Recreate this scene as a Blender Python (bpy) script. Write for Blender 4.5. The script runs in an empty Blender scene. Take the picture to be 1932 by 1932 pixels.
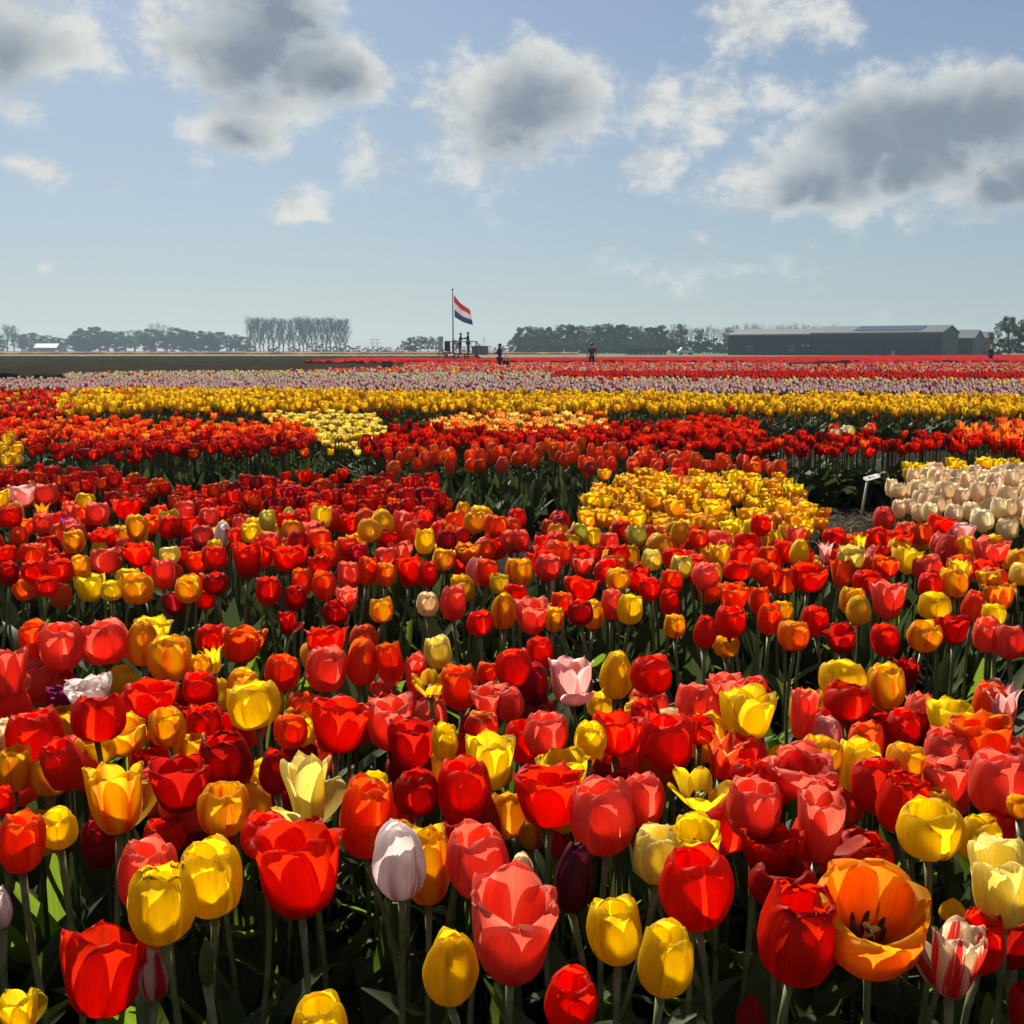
import bpy, math, random
import numpy as np
from mathutils import Vector, Matrix, Euler

sc = bpy.context.scene
C = sc.collection
rnd = random.Random(7)
R = math.radians

# ------------------------------------------------------------------ camera
F = 2072.0                      # focal length in units of a 1932-pixel-wide frame
PITCH = math.atan2(305.0, F)
CAM = Vector((0, 0, 1.2))
FWD = Vector((0, math.cos(PITCH), -math.sin(PITCH)))
UPV = Vector((0, math.sin(PITCH), math.cos(PITCH)))
cam_d = bpy.data.cameras.new('camera'); cam = bpy.data.objects.new('camera', cam_d); C.objects.link(cam)
cam.location = CAM; cam.rotation_euler = (math.pi / 2 - PITCH, 0, 0)
cam_d.sensor_width = 36; cam_d.lens = 36 * F / 1932.0
cam_d.clip_start = 0.02; cam_d.clip_end = 6000
sc.camera = cam

def ray(px, py):
    return (Vector((1, 0, 0)) * ((px - 966) / F) + UPV * ((966 - py) / F) + FWD)
def at(px, py, z):
    d = ray(px, py); t = (z - CAM.z) / d.z
    return CAM + d * t
def atd(px, dist, z=0.0):
    return Vector(((px - 966) / F * dist * 1.0, dist, z))

# ------------------------------------------------------------------ light and sky
SUN_AZ, SUN_EL = R(-20), R(40)          # azimuth from +Y, negative to the left
sun_d = bpy.data.lights.new('sun', 'SUN'); sun = bpy.data.objects.new('sun', sun_d); C.objects.link(sun)
SUN_DIR = Vector((math.sin(SUN_AZ) * math.cos(SUN_EL), math.cos(SUN_AZ) * math.cos(SUN_EL), math.sin(SUN_EL)))
sun.rotation_euler = SUN_DIR.to_track_quat('Z', 'Y').to_euler()
sun_d.energy = 5.0; sun_d.angle = R(0.55); sun_d.color = (1.0, 0.89, 0.71)

sc.view_settings.view_transform = 'Standard'; sc.view_settings.look = 'None'
sc.view_settings.exposure = 0.76; sc.view_settings.gamma = 1.0
SKY_STRENGTH = 0.05

def az_el(px, py):
    d = ray(px, py).normalized()
    return math.atan2(d.x, d.y), math.asin(d.z)

world = bpy.data.worlds.new('World'); sc.world = world; world.use_nodes = True
def build_world():
    nt = world.node_tree; nt.nodes.clear(); L = nt.links
    def N(t, **kw):
        n = nt.nodes.new(t)
        for k, v in kw.items(): setattr(n, k, v)
        return n
    def setin(n, i, v):
        if hasattr(v, 'is_output'): L.new(v, n.inputs[i])
        else: n.inputs[i].default_value = v
    def M_(op, a_, b_=0.0, c_=0.0):
        m = N('ShaderNodeMath', operation=op)
        for i, v in enumerate((a_, b_, c_)): setin(m, i, v)
        return m.outputs[0]
    def V_(op, a_, b_=(0, 0, 0), out=0, sc_=None):
        m = N('ShaderNodeVectorMath', operation=op); setin(m, 0, a_)
        if sc_ is None: setin(m, 1, b_)
        else: setin(m, 'Scale', sc_)
        return m.outputs[out]
    def mrange(v, lo, hi):
        m = N('ShaderNodeMapRange', interpolation_type='SMOOTHSTEP'); setin(m, 'Value', v); setin(m, 'From Min', lo); setin(m, 'From Max', hi); return m.outputs[0]
    def tex(vec, scale, detail, rough=0.55):
        n = N('ShaderNodeTexNoise', noise_dimensions='2D'); setin(n, 'Vector', vec); setin(n, 'Scale', scale); setin(n, 'Detail', detail); setin(n, 'Roughness', rough); return n
    SX = 0.70                                       # clouds are wider than tall
    tc = N('ShaderNodeTexCoord'); s3 = N('ShaderNodeSeparateXYZ'); L.new(tc.outputs['Generated'], s3.inputs[0])
    az = M_('ARCTAN2', s3.outputs['X'], s3.outputs['Y']); el = M_('ARCSINE', s3.outputs['Z'])
    cmb = N('ShaderNodeCombineXYZ'); L.new(M_('MULTIPLY', az, SX), cmb.inputs['X']); L.new(el, cmb.inputs['Y']); uv = cmb.outputs[0]
    warp = V_('SCALE', V_('SUBTRACT', tex(uv, 16, 3.0).outputs['Color'], (.5, .5, .5)), sc_=0.042)
    P = V_('MULTIPLY', V_('ADD', uv, warp), (1, 1, 0))
    def field(blobs):
        acc = None
        for (px, py, r, w) in blobs:
            a, e = az_el(px, py)
            d = V_('DISTANCE', P, (a * SX, e, 0), 1)
            v = M_('MULTIPLY_ADD', d, -w * F / (r * 1.35), w)
            acc = v if acc is None else M_('MAXIMUM', acc, v)
        return acc
    COVER = [(10, 70, 110, .9), (130, 120, 50, .4), (450, 85, 112, 1), (610, 135, 84, .85), (475, 225, 78, .8), (370, 60, 78, .75), (500, -30, 90, .9), (400, 245, 50, .5), (700, 158, 60, .6),
             (960, 180, 105, .75), (1050, 190, 80, .7), (860, 240, 75, .5), (960, 285, 70, .46), (690, 290, 58, .48), (1350, 185, 75, .58), (1230, 195, 55, .5), (1330, 258, 45, .44),
             (1210, 314, 46, .58), (1470, 165, 60, .42), (1440, 45, 75, .62), (1550, 65, 45, .42), (1500, 325, 75, .8), (1580, 285, 84, 1), (1685, 225, 88, 1), (1830, 205, 92, 1),
             (1940, 215, 88, 1), (1590, 350, 64, .8), (1425, 350, 62, .75), (1720, 295, 76, .95), (1480, 352, 62, .8), (1885, 368, 60, .9), (1785, 365, 55, .62), (2010, 340, 100, .9),
             (90, 330, 38, .62), (205, 347, 30, .58), (560, 390, 40, .62), (80, 503, 18, .44), (75, 440, 16, .42), (1345, 444, 16, .40), (1550, 470, 14, .38)]
    SHADE = [(0, 105, 80, .8), (485, 115, 98, 1), (630, 155, 66, .9), (470, 250, 46, .75), (520, 30, 66, .9), (985, 190, 78, .7), (985, 250, 60, .6), (1635, 290, 84, 1), (1760, 250, 86, 1),
             (1890, 225, 82, 1), (1530, 345, 64, .95), (1700, 305, 72, 1), (1500, 365, 48, .8), (1800, 265, 80, 1), (1900, 375, 58, .95), (2010, 345, 90, 1), (1370, 215, 34, .35)]
    cover = field(COVER); shade = field(SHADE)
    # ordinary scattered cumulus carries on all round the sky beyond the ones above
    n2 = mrange(tex(V_('ADD', uv, (3.1, 1.7, 0)), 3.4, 3).outputs['Fac'], .50, .74)
    away = mrange(V_('DISTANCE', V_('MULTIPLY', uv, (1.8 / SX, 3.3, 0)), (0, .2, 0), 1), 1.0, 1.35)
    other = M_('MULTIPLY', M_('MULTIPLY', n2, away), mrange(el, .03, .16))
    billow = M_('SUBTRACT', tex(uv, 23, 8, .66).outputs['Fac'], .5)
    soft = M_('SUBTRACT', tex(V_('ADD', uv, (5.2, 0.3, 0)), 9, 3, .5).outputs['Fac'], .5)
    c0 = M_('MAXIMUM', cover, other)
    thick = M_('ADD', M_('MULTIPLY_ADD', billow, 1.0, c0), M_('MULTIPLY', soft, .45))
    alpha = M_('MULTIPLY', mrange(thick, .08, .50), mrange(el, .01, .05))
    s0 = M_('MAXIMUM', shade, M_('MULTIPLY_ADD', other, 1.0, -.45))
    sh = mrange(M_('MULTIPLY_ADD', billow, .75, M_('MULTIPLY_ADD', soft, .75, s0)), .03, .84)
    sh = M_('MULTIPLY', sh, mrange(thick, .15, .62))
    sky = N('ShaderNodeTexSky', sky_type='NISHITA'); sky.sun_disc = False
    sky.sun_elevation = SUN_EL; sky.sun_rotation = SUN_AZ
    sky.altitude = 0; sky.air_density = 0.8; sky.dust_density = 0.45; sky.ozone_density = 2.0
    def mixrgb(f, a_, b_):
        m = N('ShaderNodeMix', data_type='RGBA'); setin(m, 'Factor', f); setin(m, 'A', a_); setin(m, 'B', b_); return m.outputs['Result']
    lit = mixrgb(mrange(billow, -.16, .16), (5.8, 6.4, 6.9, 1), (8.8, 8.9, 8.6, 1))       # puffs and hollows of the bright parts
    cc = mixrgb(sh, lit, (2.8, 3.45, 4.25, 1))
    hz = N('ShaderNodeMapRange'); setin(hz, 'Value', el); setin(hz, 'From Min', 0.0); setin(hz, 'From Max', .36); setin(hz, 'To Min', .72); setin(hz, 'To Max', .08)
    veil = mixrgb(hz.outputs[0], sky.outputs[0], (4.2, 5.1, 5.45, 1))                                 # thin high veil over the whole sky
    bg = N('ShaderNodeBackground'); bg.inputs['Strength'].default_value = SKY_STRENGTH
    L.new(mixrgb(alpha, veil, cc), bg.inputs['Color'])
    out = N('ShaderNodeOutputWorld'); L.new(bg.outputs[0], out.inputs['Surface'])
build_world()
world.cycles.sampling_method = 'NONE'

sc.cycles.use_denoising = True
sc.cycles.max_bounces = 10; sc.cycles.diffuse_bounces = 4; sc.cycles.transmission_bounces = 8; sc.cycles.volume_bounces = 0
sc.cycles.sample_clamp_indirect = 6.0
sc.cycles.caustics_reflective = False; sc.cycles.caustics_refractive = False

# ------------------------------------------------------------------ helpers
def tag(o, label=None, cat=None, group=None, kind=None):
    if label: o['label'] = label
    if cat: o['category'] = cat
    if group: o['group'] = group
    if kind: o['kind'] = kind
    return o
def link(o, parent=None):
    C.objects.link(o)
    if parent is not None: o.parent = parent
    return o
def empty(name, loc=(0, 0, 0), rz=0.0):
    o = bpy.data.objects.new(name, None); o.empty_display_size = 0.1
    o.location = loc; o.rotation_euler = (0, 0, rz); return link(o)
def mesh(name, verts, faces, mats=(), smooth=False, uvs=None):
    me = bpy.data.meshes.new(name); me.from_pydata([tuple(v) for v in verts], [], [tuple(f) for f in faces])
    for m in mats: me.materials.append(m)
    if smooth: me.polygons.foreach_set('use_smooth', [True] * len(me.polygons))
    if uvs is not None:
        ul = me.uv_layers.new(name='UVMap'); idx = np.empty(len(me.loops), dtype=np.int32)
        me.loops.foreach_get('vertex_index', idx)
        ul.data.foreach_set('uv', np.asarray(uvs, dtype=np.float32)[idx].ravel())
    me.update(); return me
def obj(name, me, parent=None, loc=(0, 0, 0), rot=(0, 0, 0), scale=(1, 1, 1)):
    o = bpy.data.objects.new(name, me); o.location = loc; o.rotation_euler = rot; o.scale = scale
    return link(o, parent)
def big_mesh(name, V, Fq, mats, mat_idx=None, cols=None, smooth=True):
    """numpy quads/tris (tris repeat their last corner as -1) to one mesh"""
    me = bpy.data.meshes.new(name)
    V = np.asarray(V, np.float32); nf = len(Fq)
    tri = Fq[:, 3] < 0; tot = np.where(tri, 3, 4).astype(np.int32)
    start = np.concatenate(([0], np.cumsum(tot)[:-1])).astype(np.int32)
    loops = Fq.ravel(); loops = loops[loops >= 0].astype(np.int32)
    me.vertices.add(len(V)); me.vertices.foreach_set('co', V.ravel())
    me.loops.add(len(loops)); me.loops.foreach_set('vertex_index', loops)
    me.polygons.add(nf); me.polygons.foreach_set('loop_start', start)
    me.polygons.foreach_set('loop_total', tot)
    if smooth: me.polygons.foreach_set('use_smooth', np.ones(nf, dtype=bool))
    for m in mats: me.materials.append(m)
    if mat_idx is not None: me.polygons.foreach_set('material_index', mat_idx.astype(np.int32))
    if cols is not None:
        at_ = me.color_attributes.new('col', 'FLOAT_COLOR', 'POINT')
        c4 = np.ones((len(V), 4), np.float32); c4[:, :3] = cols; at_.data.foreach_set('color', c4.ravel())
    me.update(calc_edges=True); me.validate(); return me

class MB:
    """collects boxes, tubes and prisms for one mesh"""
    def __init__(s): s.v = []; s.f = []
    def box(s, lo, hi, M=None):
        b = len(s.v)
        for z in (lo[2], hi[2]):
            for x, y in ((lo[0], lo[1]), (hi[0], lo[1]), (hi[0], hi[1]), (lo[0], hi[1])):
                p = Vector((x, y, z)); s.v.append(M @ p if M else p)
        for f in ((3, 2, 1, 0), (4, 5, 6, 7), (0, 1, 5, 4), (1, 2, 6, 5), (2, 3, 7, 6), (3, 0, 4, 7)): s.f.append([b + i for i in f])
        return s
    def tube(s, pts, rads, n=6, cap=True):
        pts = [Vector(p) for p in pts]; b = len(s.v)
        if not hasattr(rads, '__len__'): rads = [rads] * len(pts)
        for i, p in enumerate(pts):
            t = (pts[min(i + 1, len(pts) - 1)] - pts[max(i - 1, 0)]).normalized()
            a = t.cross(Vector((0.31, 0.95, 0.1)) if abs(t.y) < 0.9 else Vector((1, 0, 0))).normalized(); c = t.cross(a)
            for k in range(n):
                w = 2 * math.pi * k / n; s.v.append(p + (a * math.cos(w) + c * math.sin(w)) * rads[i])
        for i in range(len(pts) - 1):
            for k in range(n):
                k2 = (k + 1) % n; s.f.append([b + i * n + k, b + i * n + k2, b + (i + 1) * n + k2, b + (i + 1) * n + k])
        if cap:
            s.f.append([b + k for k in range(n)][::-1]); s.f.append([b + (len(pts) - 1) * n + k for k in range(n)])
        return s
    def face(s, pts):
        b = len(s.v); s.v += [Vector(p) for p in pts]; s.f.append(list(range(b, b + len(pts)))); return s
    def prism(s, pts, dvec):
        n = len(pts); b = len(s.v); d = Vector(dvec); s.v += [Vector(p) for p in pts] + [Vector(p) + d for p in pts]
        s.f.append([b + i for i in range(n)][::-1]); s.f.append([b + n + i for i in range(n)])
        for i in range(n): j = (i + 1) % n; s.f.append([b + i, b + j, b + n + j, b + n + i])
        return s
    def ball(s, c, r, n=10, m=7):
        b = len(s.v); c = Vector(c); r = Vector(r) if hasattr(r, '__len__') else Vector((r, r, r))
        for i in range(m + 1):
            t = math.pi * i / m
            for k in range(n):
                w = 2 * math.pi * k / n
                s.v.append(c + Vector((r.x * math.sin(t) * math.cos(w), r.y * math.sin(t) * math.sin(w), r.z * math.cos(t))))
        for i in range(m):
            for k in range(n):
                k2 = (k + 1) % n; s.f.append([b + i * n + k, b + (i + 1) * n + k, b + (i + 1) * n + k2, b + i * n + k2])
        return s
    def mesh(s, name, mat, smooth=False): return mesh(name, s.v, s.f, [mat] if mat else [], smooth)
    def build(s, name, mat, parent=None, loc=(0, 0, 0), rot=(0, 0, 0), smooth=False):
        return obj(name, s.mesh(name, mat, smooth), parent, loc, rot)

# ------------------------------------------------------------------ materials
def new_mat(name):
    m = bpy.data.materials.new(name); m.use_nodes = True; nt = m.node_tree; nt.nodes.clear()
    return m, nt
def nd(nt, t, **kw):
    n = nt.nodes.new(t)
    for k, v in kw.items(): setattr(n, k, v)
    return n
def ins(nt, node, name, v):
    if hasattr(v, 'is_output'): nt.links.new(v, node.inputs[name])
    else: node.inputs[name].default_value = v
def mixc(nt, fac, a, b, blend='MIX'):
    m = nd(nt, 'ShaderNodeMix', data_type='RGBA', blend_type=blend)
    ins(nt, m, 'Factor', fac)
    for k, v in (('A', a), ('B', b)):
        if hasattr(v, 'is_output'): nt.links.new(v, m.inputs[k])
        else: m.inputs[k].default_value = (*v[:3], 1)
    return m.outputs['Result']
def math_(nt, op, a, b=0.0, c=None):
    m = nd(nt, 'ShaderNodeMath', operation=op); ins(nt, m, 0, a); ins(nt, m, 1, b)
    if c is not None: ins(nt, m, 2, c)
    return m.outputs[0]
def mapr(nt, v, a, b, lo=0.0, hi=1.0):
    m = nd(nt, 'ShaderNodeMapRange', interpolation_type='SMOOTHSTEP'); ins(nt, m, 'Value', v)
    ins(nt, m, 'From Min', a); ins(nt, m, 'From Max', b); ins(nt, m, 'To Min', lo); ins(nt, m, 'To Max', hi); return m.outputs[0]
def noise(nt, vec, scale, detail=3.0, rough=0.5):
    n = nd(nt, 'ShaderNodeTexNoise'); n.inputs['Scale'].default_value = scale; n.inputs['Detail'].default_value = detail
    n.inputs['Roughness'].default_value = rough
    if vec is not None: nt.links.new(vec, n.inputs['Vector'])
    return n.outputs['Fac']
def simple(name, col, rough=0.6, metal=0.0, vary=0.15, scale=20.0, bump=0.0, spec=0.4):
    m, nt = new_mat(name); tc = nd(nt, 'ShaderNodeTexCoord')
    f = noise(nt, tc.outputs['Object'], scale, 4.0)
    k = mapr(nt, f, 0.3, 0.7, 1 - vary, 1 + vary)
    c = mixc(nt, 1.0, col, k, 'MULTIPLY')
    p = nd(nt, 'ShaderNodeBsdfPrincipled'); nt.links.new(c, p.inputs['Base Color'])
    p.inputs['Roughness'].default_value = rough; p.inputs['Metallic'].default_value = metal; p.inputs['Specular IOR Level'].default_value = spec
    if bump:
        b = nd(nt, 'ShaderNodeBump'); b.inputs['Strength'].default_value = bump; nt.links.new(f, b.inputs['Height']); nt.links.new(b.outputs[0], p.inputs['Normal'])
    o = nd(nt, 'ShaderNodeOutputMaterial'); nt.links.new(p.outputs[0], o.inputs['Surface']); return m
def thin_surface(nt, refl_col, trans_col, fac, rough=0.45, normal=None, spec=0.35):
    """a thin sheet that reflects and lets light through"""
    p = nd(nt, 'ShaderNodeBsdfPrincipled'); ins(nt, p, 'Base Color', refl_col); p.inputs['Roughness'].default_value = rough
    p.inputs['Specular IOR Level'].default_value = spec
    t = nd(nt, 'ShaderNodeBsdfTranslucent'); ins(nt, t, 'Color', trans_col)
    if normal is not None: nt.links.new(normal, p.inputs['Normal'])
    mx = nd(nt, 'ShaderNodeMixShader'); ins(nt, mx, 0, fac)
    nt.links.new(p.outputs[0], mx.inputs[1]); nt.links.new(t.outputs[0], mx.inputs[2])
    o = nd(nt, 'ShaderNodeOutputMaterial'); nt.links.new(mx.outputs[0], o.inputs['Surface'])

def petal_mat(name, main, base=None, edge=None, flame=None, flame_w=0.35, trans=0.72, stripes=0.0, taper=0.75):
    m, nt = new_mat(name); uv = nd(nt, 'ShaderNodeUVMap'); sp = nd(nt, 'ShaderNodeSeparateXYZ'); nt.links.new(uv.outputs[0], sp.inputs[0])
    oi = nd(nt, 'ShaderNodeObjectInfo')
    x = math_(nt, 'ABSOLUTE', math_(nt, 'SUBTRACT', sp.outputs[0], 0.5)); x = math_(nt, 'MULTIPLY', x, 2.0)   # 0 midrib, 1 edge
    y = sp.outputs[1]
    mp = nd(nt, 'ShaderNodeMapping'); mp.inputs['Scale'].default_value = (36, 1.5, 1); nt.links.new(uv.outputs[0], mp.inputs['Vector'])
    off = nd(nt, 'ShaderNodeCombineXYZ'); nt.links.new(math_(nt, 'MULTIPLY', oi.outputs['Random'], 37.0), off.inputs[2]); nt.links.new(off.outputs[0], mp.inputs['Location'])
    streak = noise(nt, mp.outputs[0], 1.0, 4.0, 0.6)
    mp2 = nd(nt, 'ShaderNodeMapping'); mp2.inputs['Scale'].default_value = (3.2, 2.2, 1); nt.links.new(uv.outputs[0], mp2.inputs['Vector']); nt.links.new(off.outputs[0], mp2.inputs['Location'])
    blot = noise(nt, mp2.outputs[0], 1.0, 3.0)
    c = main
    if flame is not None:   # flame rising along the midrib, ragged by the streaks
        w = math_(nt, 'SUBTRACT', math_(nt, 'ADD', flame_w, math_(nt, 'MULTIPLY', math_(nt, 'SUBTRACT', streak, 0.5), 0.5 + stripes)), math_(nt, 'MULTIPLY', y, flame_w * taper))
        f = mapr(nt, math_(nt, 'SUBTRACT', w, x), -0.18 if stripes == 0 else -0.05, 0.22 if stripes == 0 else 0.06)
        c = mixc(nt, f, c, flame)
    if edge is not None:
        e = math_(nt, 'ADD', math_(nt, 'POWER', x, 3.0), math_(nt, 'MULTIPLY', math_(nt, 'POWER', y, 6.0), 0.9))
        e = mapr(nt, math_(nt, 'ADD', e, math_(nt, 'MULTIPLY', math_(nt, 'SUBTRACT', streak, 0.5), 0.5)), 0.35, 1.0)
        c = mixc(nt, e, c, edge)
    if base is not None:
        b = mapr(nt, math_(nt, 'ADD', y, math_(nt, 'MULTIPLY', math_(nt, 'SUBTRACT', streak, 0.5), 0.12)), 0.20, 0.04)
        c = mixc(nt, b, c, base)
    k = math_(nt, 'MULTIPLY', mapr(nt, streak, 0.2, 0.8, 0.82, 1.12), mapr(nt, blot, 0.25, 0.75, 0.86, 1.1))
    k = math_(nt, 'MULTIPLY', k, mapr(nt, oi.outputs['Random'], 0.0, 1.0, 0.90, 1.08))
    mid = mapr(nt, x, 0.0, 0.07, 0.90, 1.0)                         # the midrib vein
    k = math_(nt, 'MULTIPLY', k, mid)
    c = mixc(nt, 1.0, c, k, 'MULTIPLY')
    bp = nd(nt, 'ShaderNodeBump'); bp.inputs['Strength'].default_value = 0.22; bp.inputs['Distance'].default_value = 0.004
    nt.links.new(streak, bp.inputs['Height'])
    thin_surface(nt, c, c, trans, 0.48, bp.outputs[0], 0.22); return m

YEL = (0.88, 0.66, 0.012); 
PM = {
 'R': petal_mat('petal_red', (0.80, 0.026, 0.003), base=(0.65, 0.24, 0.01)),
 'D': petal_mat('petal_deep_red', (0.56, 0.012, 0.006), base=(0.25, 0.06, 0.02)),
 'O': petal_mat('petal_orange_red', (0.84, 0.075, 0.004), base=(0.80, 0.34, 0.01), edge=(0.88, 0.24, 0.010)),
 'E': petal_mat('petal_red_yellow_edge', (0.76, 0.055, 0.012), base=(0.4, 0.05, 0.02), edge=(0.90, 0.50, 0.12)),
 'C': petal_mat('petal_coral', (0.85, 0.125, 0.075), base=(0.74, 0.32, 0.16), edge=(0.88, 0.24, 0.17)),
 'Y': petal_mat('petal_yellow', YEL, base=(0.74, 0.54, 0.03), trans=0.76),
 'P': petal_mat('petal_pale_yellow', (0.84, 0.68, 0.14), base=(0.80, 0.60, 0.03), edge=(0.90, 0.80, 0.38)),
 'A': petal_mat('petal_amber', (0.87, 0.55, 0.014), base=(0.80, 0.48, 0.02), flame=(0.80, 0.17, 0.010), flame_w=0.38),
 'N': petal_mat('petal_orange', (0.82, 0.23, 0.010), base=(0.25, 0.05, 0.01), edge=(0.86, 0.46, 0.012)),
 'L': petal_mat('petal_cream', (0.84, 0.66, 0.42), base=(0.80, 0.62, 0.20)),
 'W': petal_mat('petal_lilac_white', (0.48, 0.15, 0.28), base=(0.60, 0.46, 0.45), flame=(0.88, 0.80, 0.78), flame_w=0.72, taper=-0.6),
 'K': petal_mat('petal_pink', (0.80, 0.34, 0.32), base=(0.80, 0.10, 0.12), edge=(0.86, 0.60, 0.58)),
 'M': petal_mat('petal_maroon', (0.115, 0.008, 0.022), trans=0.4),
 'V': petal_mat('petal_purple', (0.32, 0.025, 0.17), base=(0.5, 0.35, 0.4)),
 'S': petal_mat('petal_striped', (0.84, 0.72, 0.52), base=(0.82, 0.62, 0.45), flame=(0.70, 0.03, 0.02), flame_w=0.62, stripes=0.9),
 'G': petal_mat('petal_green_bud', (0.20, 0.24, 0.07), base=(0.12, 0.2, 0.05)),
}
def leaf_mat():
    m, nt = new_mat('tulip_leaf'); uv = nd(nt, 'ShaderNodeUVMap'); oi = nd(nt, 'ShaderNodeObjectInfo')
    mp = nd(nt, 'ShaderNodeMapping'); mp.inputs['Scale'].default_value = (30, 0.8, 1); nt.links.new(uv.outputs[0], mp.inputs['Vector'])
    s = noise(nt, mp.outputs[0], 1.0, 3.0)
    g = mixc(nt, oi.outputs['Random'], (0.032, 0.062, 0.026), (0.055, 0.078, 0.032))
    c = mixc(nt, 1.0, g, mapr(nt, s, 0.25, 0.75, 0.8, 1.2), 'MULTIPLY')
    t = mixc(nt, 1.0, (0.24, 0.40, 0.035), mapr(nt, s, 0.25, 0.75, 0.75, 1.15), 'MULTIPLY')
    b = nd(nt, 'ShaderNodeBump'); b.inputs['Strength'].default_value = 0.25; b.inputs['Distance'].default_value = 0.004; nt.links.new(s, b.inputs['Height'])
    thin_surface(nt, c, t, 0.42, 0.5, b.outputs[0], 0.22); return m
LEAF = leaf_mat()
STEM = simple('tulip_stem', (0.115, 0.135, 0.05), 0.5, vary=0.3, scale=14)
PISTIL = simple('pistil_green', (0.42, 0.45, 0.10), 0.5)
STAMEN = simple('stamen_dark', (0.05, 0.02, 0.03), 0.7)
def mass_mat(name, fac, rough):
    m, nt = new_mat(name); a = nd(nt, 'ShaderNodeAttribute'); a.attribute_name = 'col'
    thin_surface(nt, a.outputs['Color'], a.outputs['Color'], fac, rough, None, 0.25); return m
MASS_PETAL = mass_mat('bed_petals', 0.62, 0.55); MASS_LEAF = mass_mat('bed_leaves', 0.32, 0.65)

# ------------------------------------------------------------------ ground
def soil_mat():
    m, nt = new_mat('soil'); g = nd(nt, 'ShaderNodeNewGeometry')
    n1 = noise(nt, g.outputs['Position'], 3.0, 6.0, 0.65); n2 = noise(nt, g.outputs['Position'], 40.0, 6.0, 0.7)
    c = mixc(nt, mapr(nt, n1, 0.35, 0.65), (0.011, 0.008, 0.006), (0.026, 0.019, 0.014))
    c = mixc(nt, 1.0, c, mapr(nt, n2, 0.3, 0.7, 0.6, 1.4), 'MULTIPLY')
    p = nd(nt, 'ShaderNodeBsdfPrincipled'); nt.links.new(c, p.inputs['Base Color']); p.inputs['Roughness'].default_value = 0.95; p.inputs['Specular IOR Level'].default_value = 0.05
    b = nd(nt, 'ShaderNodeBump'); b.inputs['Strength'].default_value = 0.8; b.inputs['Distance'].default_value = 0.03; nt.links.new(n2, b.inputs['Height']); nt.links.new(b.outputs[0], p.inputs['Normal'])
    o = nd(nt, 'ShaderNodeOutputMaterial'); nt.links.new(p.outputs[0], o.inputs['Surface']); return m
SOIL = soil_mat()
def field_mat(name, c1, c2, sx=0.4, sy=0.4, fine=9.0):
    m, nt = new_mat(name); g = nd(nt, 'ShaderNodeNewGeometry')
    mp = nd(nt, 'ShaderNodeMapping'); mp.inputs['Scale'].default_value = (sx, sy, 1); nt.links.new(g.outputs['Position'], mp.inputs['Vector'])
    n1 = noise(nt, mp.outputs[0], 1.0, 5.0, 0.6); n2 = noise(nt, g.outputs['Position'], fine, 4.0, 0.7)
    c = mixc(nt, mapr(nt, n1, 0.35, 0.65), c1, c2); c = mixc(nt, 1.0, c, mapr(nt, n2, 0.3, 0.7, 0.7, 1.3), 'MULTIPLY')
    p = nd(nt, 'ShaderNodeBsdfPrincipled'); nt.links.new(c, p.inputs['Base Color']); p.inputs['Roughness'].default_value = 0.9; p.inputs['Specular IOR Level'].default_value = 0.2
    o = nd(nt, 'ShaderNodeOutputMaterial'); nt.links.new(p.outputs[0], o.inputs['Surface']); return m
GX = 1450
tag(obj('ground', mesh('ground', [(-GX, -60, -0.06), (GX, -60, -0.06), (GX, 1500, -0.06), (-GX, 1500, -0.06)], [(0, 1, 2, 3)],
    [field_mat('farmland', (0.055, 0.075, 0.035), (0.085, 0.080, 0.050), 0.02, 0.05, 0.5)])), kind='structure')
def soil_sheet():
    # fine and lumpy near the camera, coarse further off
    xs = np.concatenate((np.linspace(-45, -4.2, 24), np.linspace(-4, 4, 110), np.linspace(4.2, 45, 24)))
    ys = np.concatenate((np.linspace(-3, 0.4, 8), np.linspace(0.5, 8, 110), np.linspace(8.3, 60, 40)))
    X, Y = np.meshgrid(xs, ys); rs = np.random.RandomState(3)
    Z = rs.rand(*X.shape) * 0.028 * (Y < 8.2) * (np.abs(X) < 4.1)
    V = np.stack((X, Y, Z - 0.03), -1).reshape(-1, 3); nx, ny = len(xs), len(ys)
    i = (np.arange(ny - 1)[:, None] * nx + np.arange(nx - 1)[None]).ravel()
    Fq = np.stack((i, i + 1, i + 1 + nx, i + nx), -1)
    tag(obj('soil', big_mesh('soil', V, Fq, [SOIL])), kind='structure')
soil_sheet()
def strip(name, m, x0, x1, y0, y1, z, skew=0.0):
    tag(obj(name, mesh(name, [(x0, y0 - skew * x0, z), (x1, y0 - skew * x1, z), (x1, y1 - skew * x1, z), (x0, y1 - skew * x0, z)], [(0, 1, 2, 3)], [m])), kind='structure')
GRASS = field_mat('grass_field', (0.045, 0.085, 0.030), (0.075, 0.105, 0.045), 0.05, 0.2, 1.5)
strip('grass_field', GRASS, -420, 420, 100, 330, -0.02)

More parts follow.
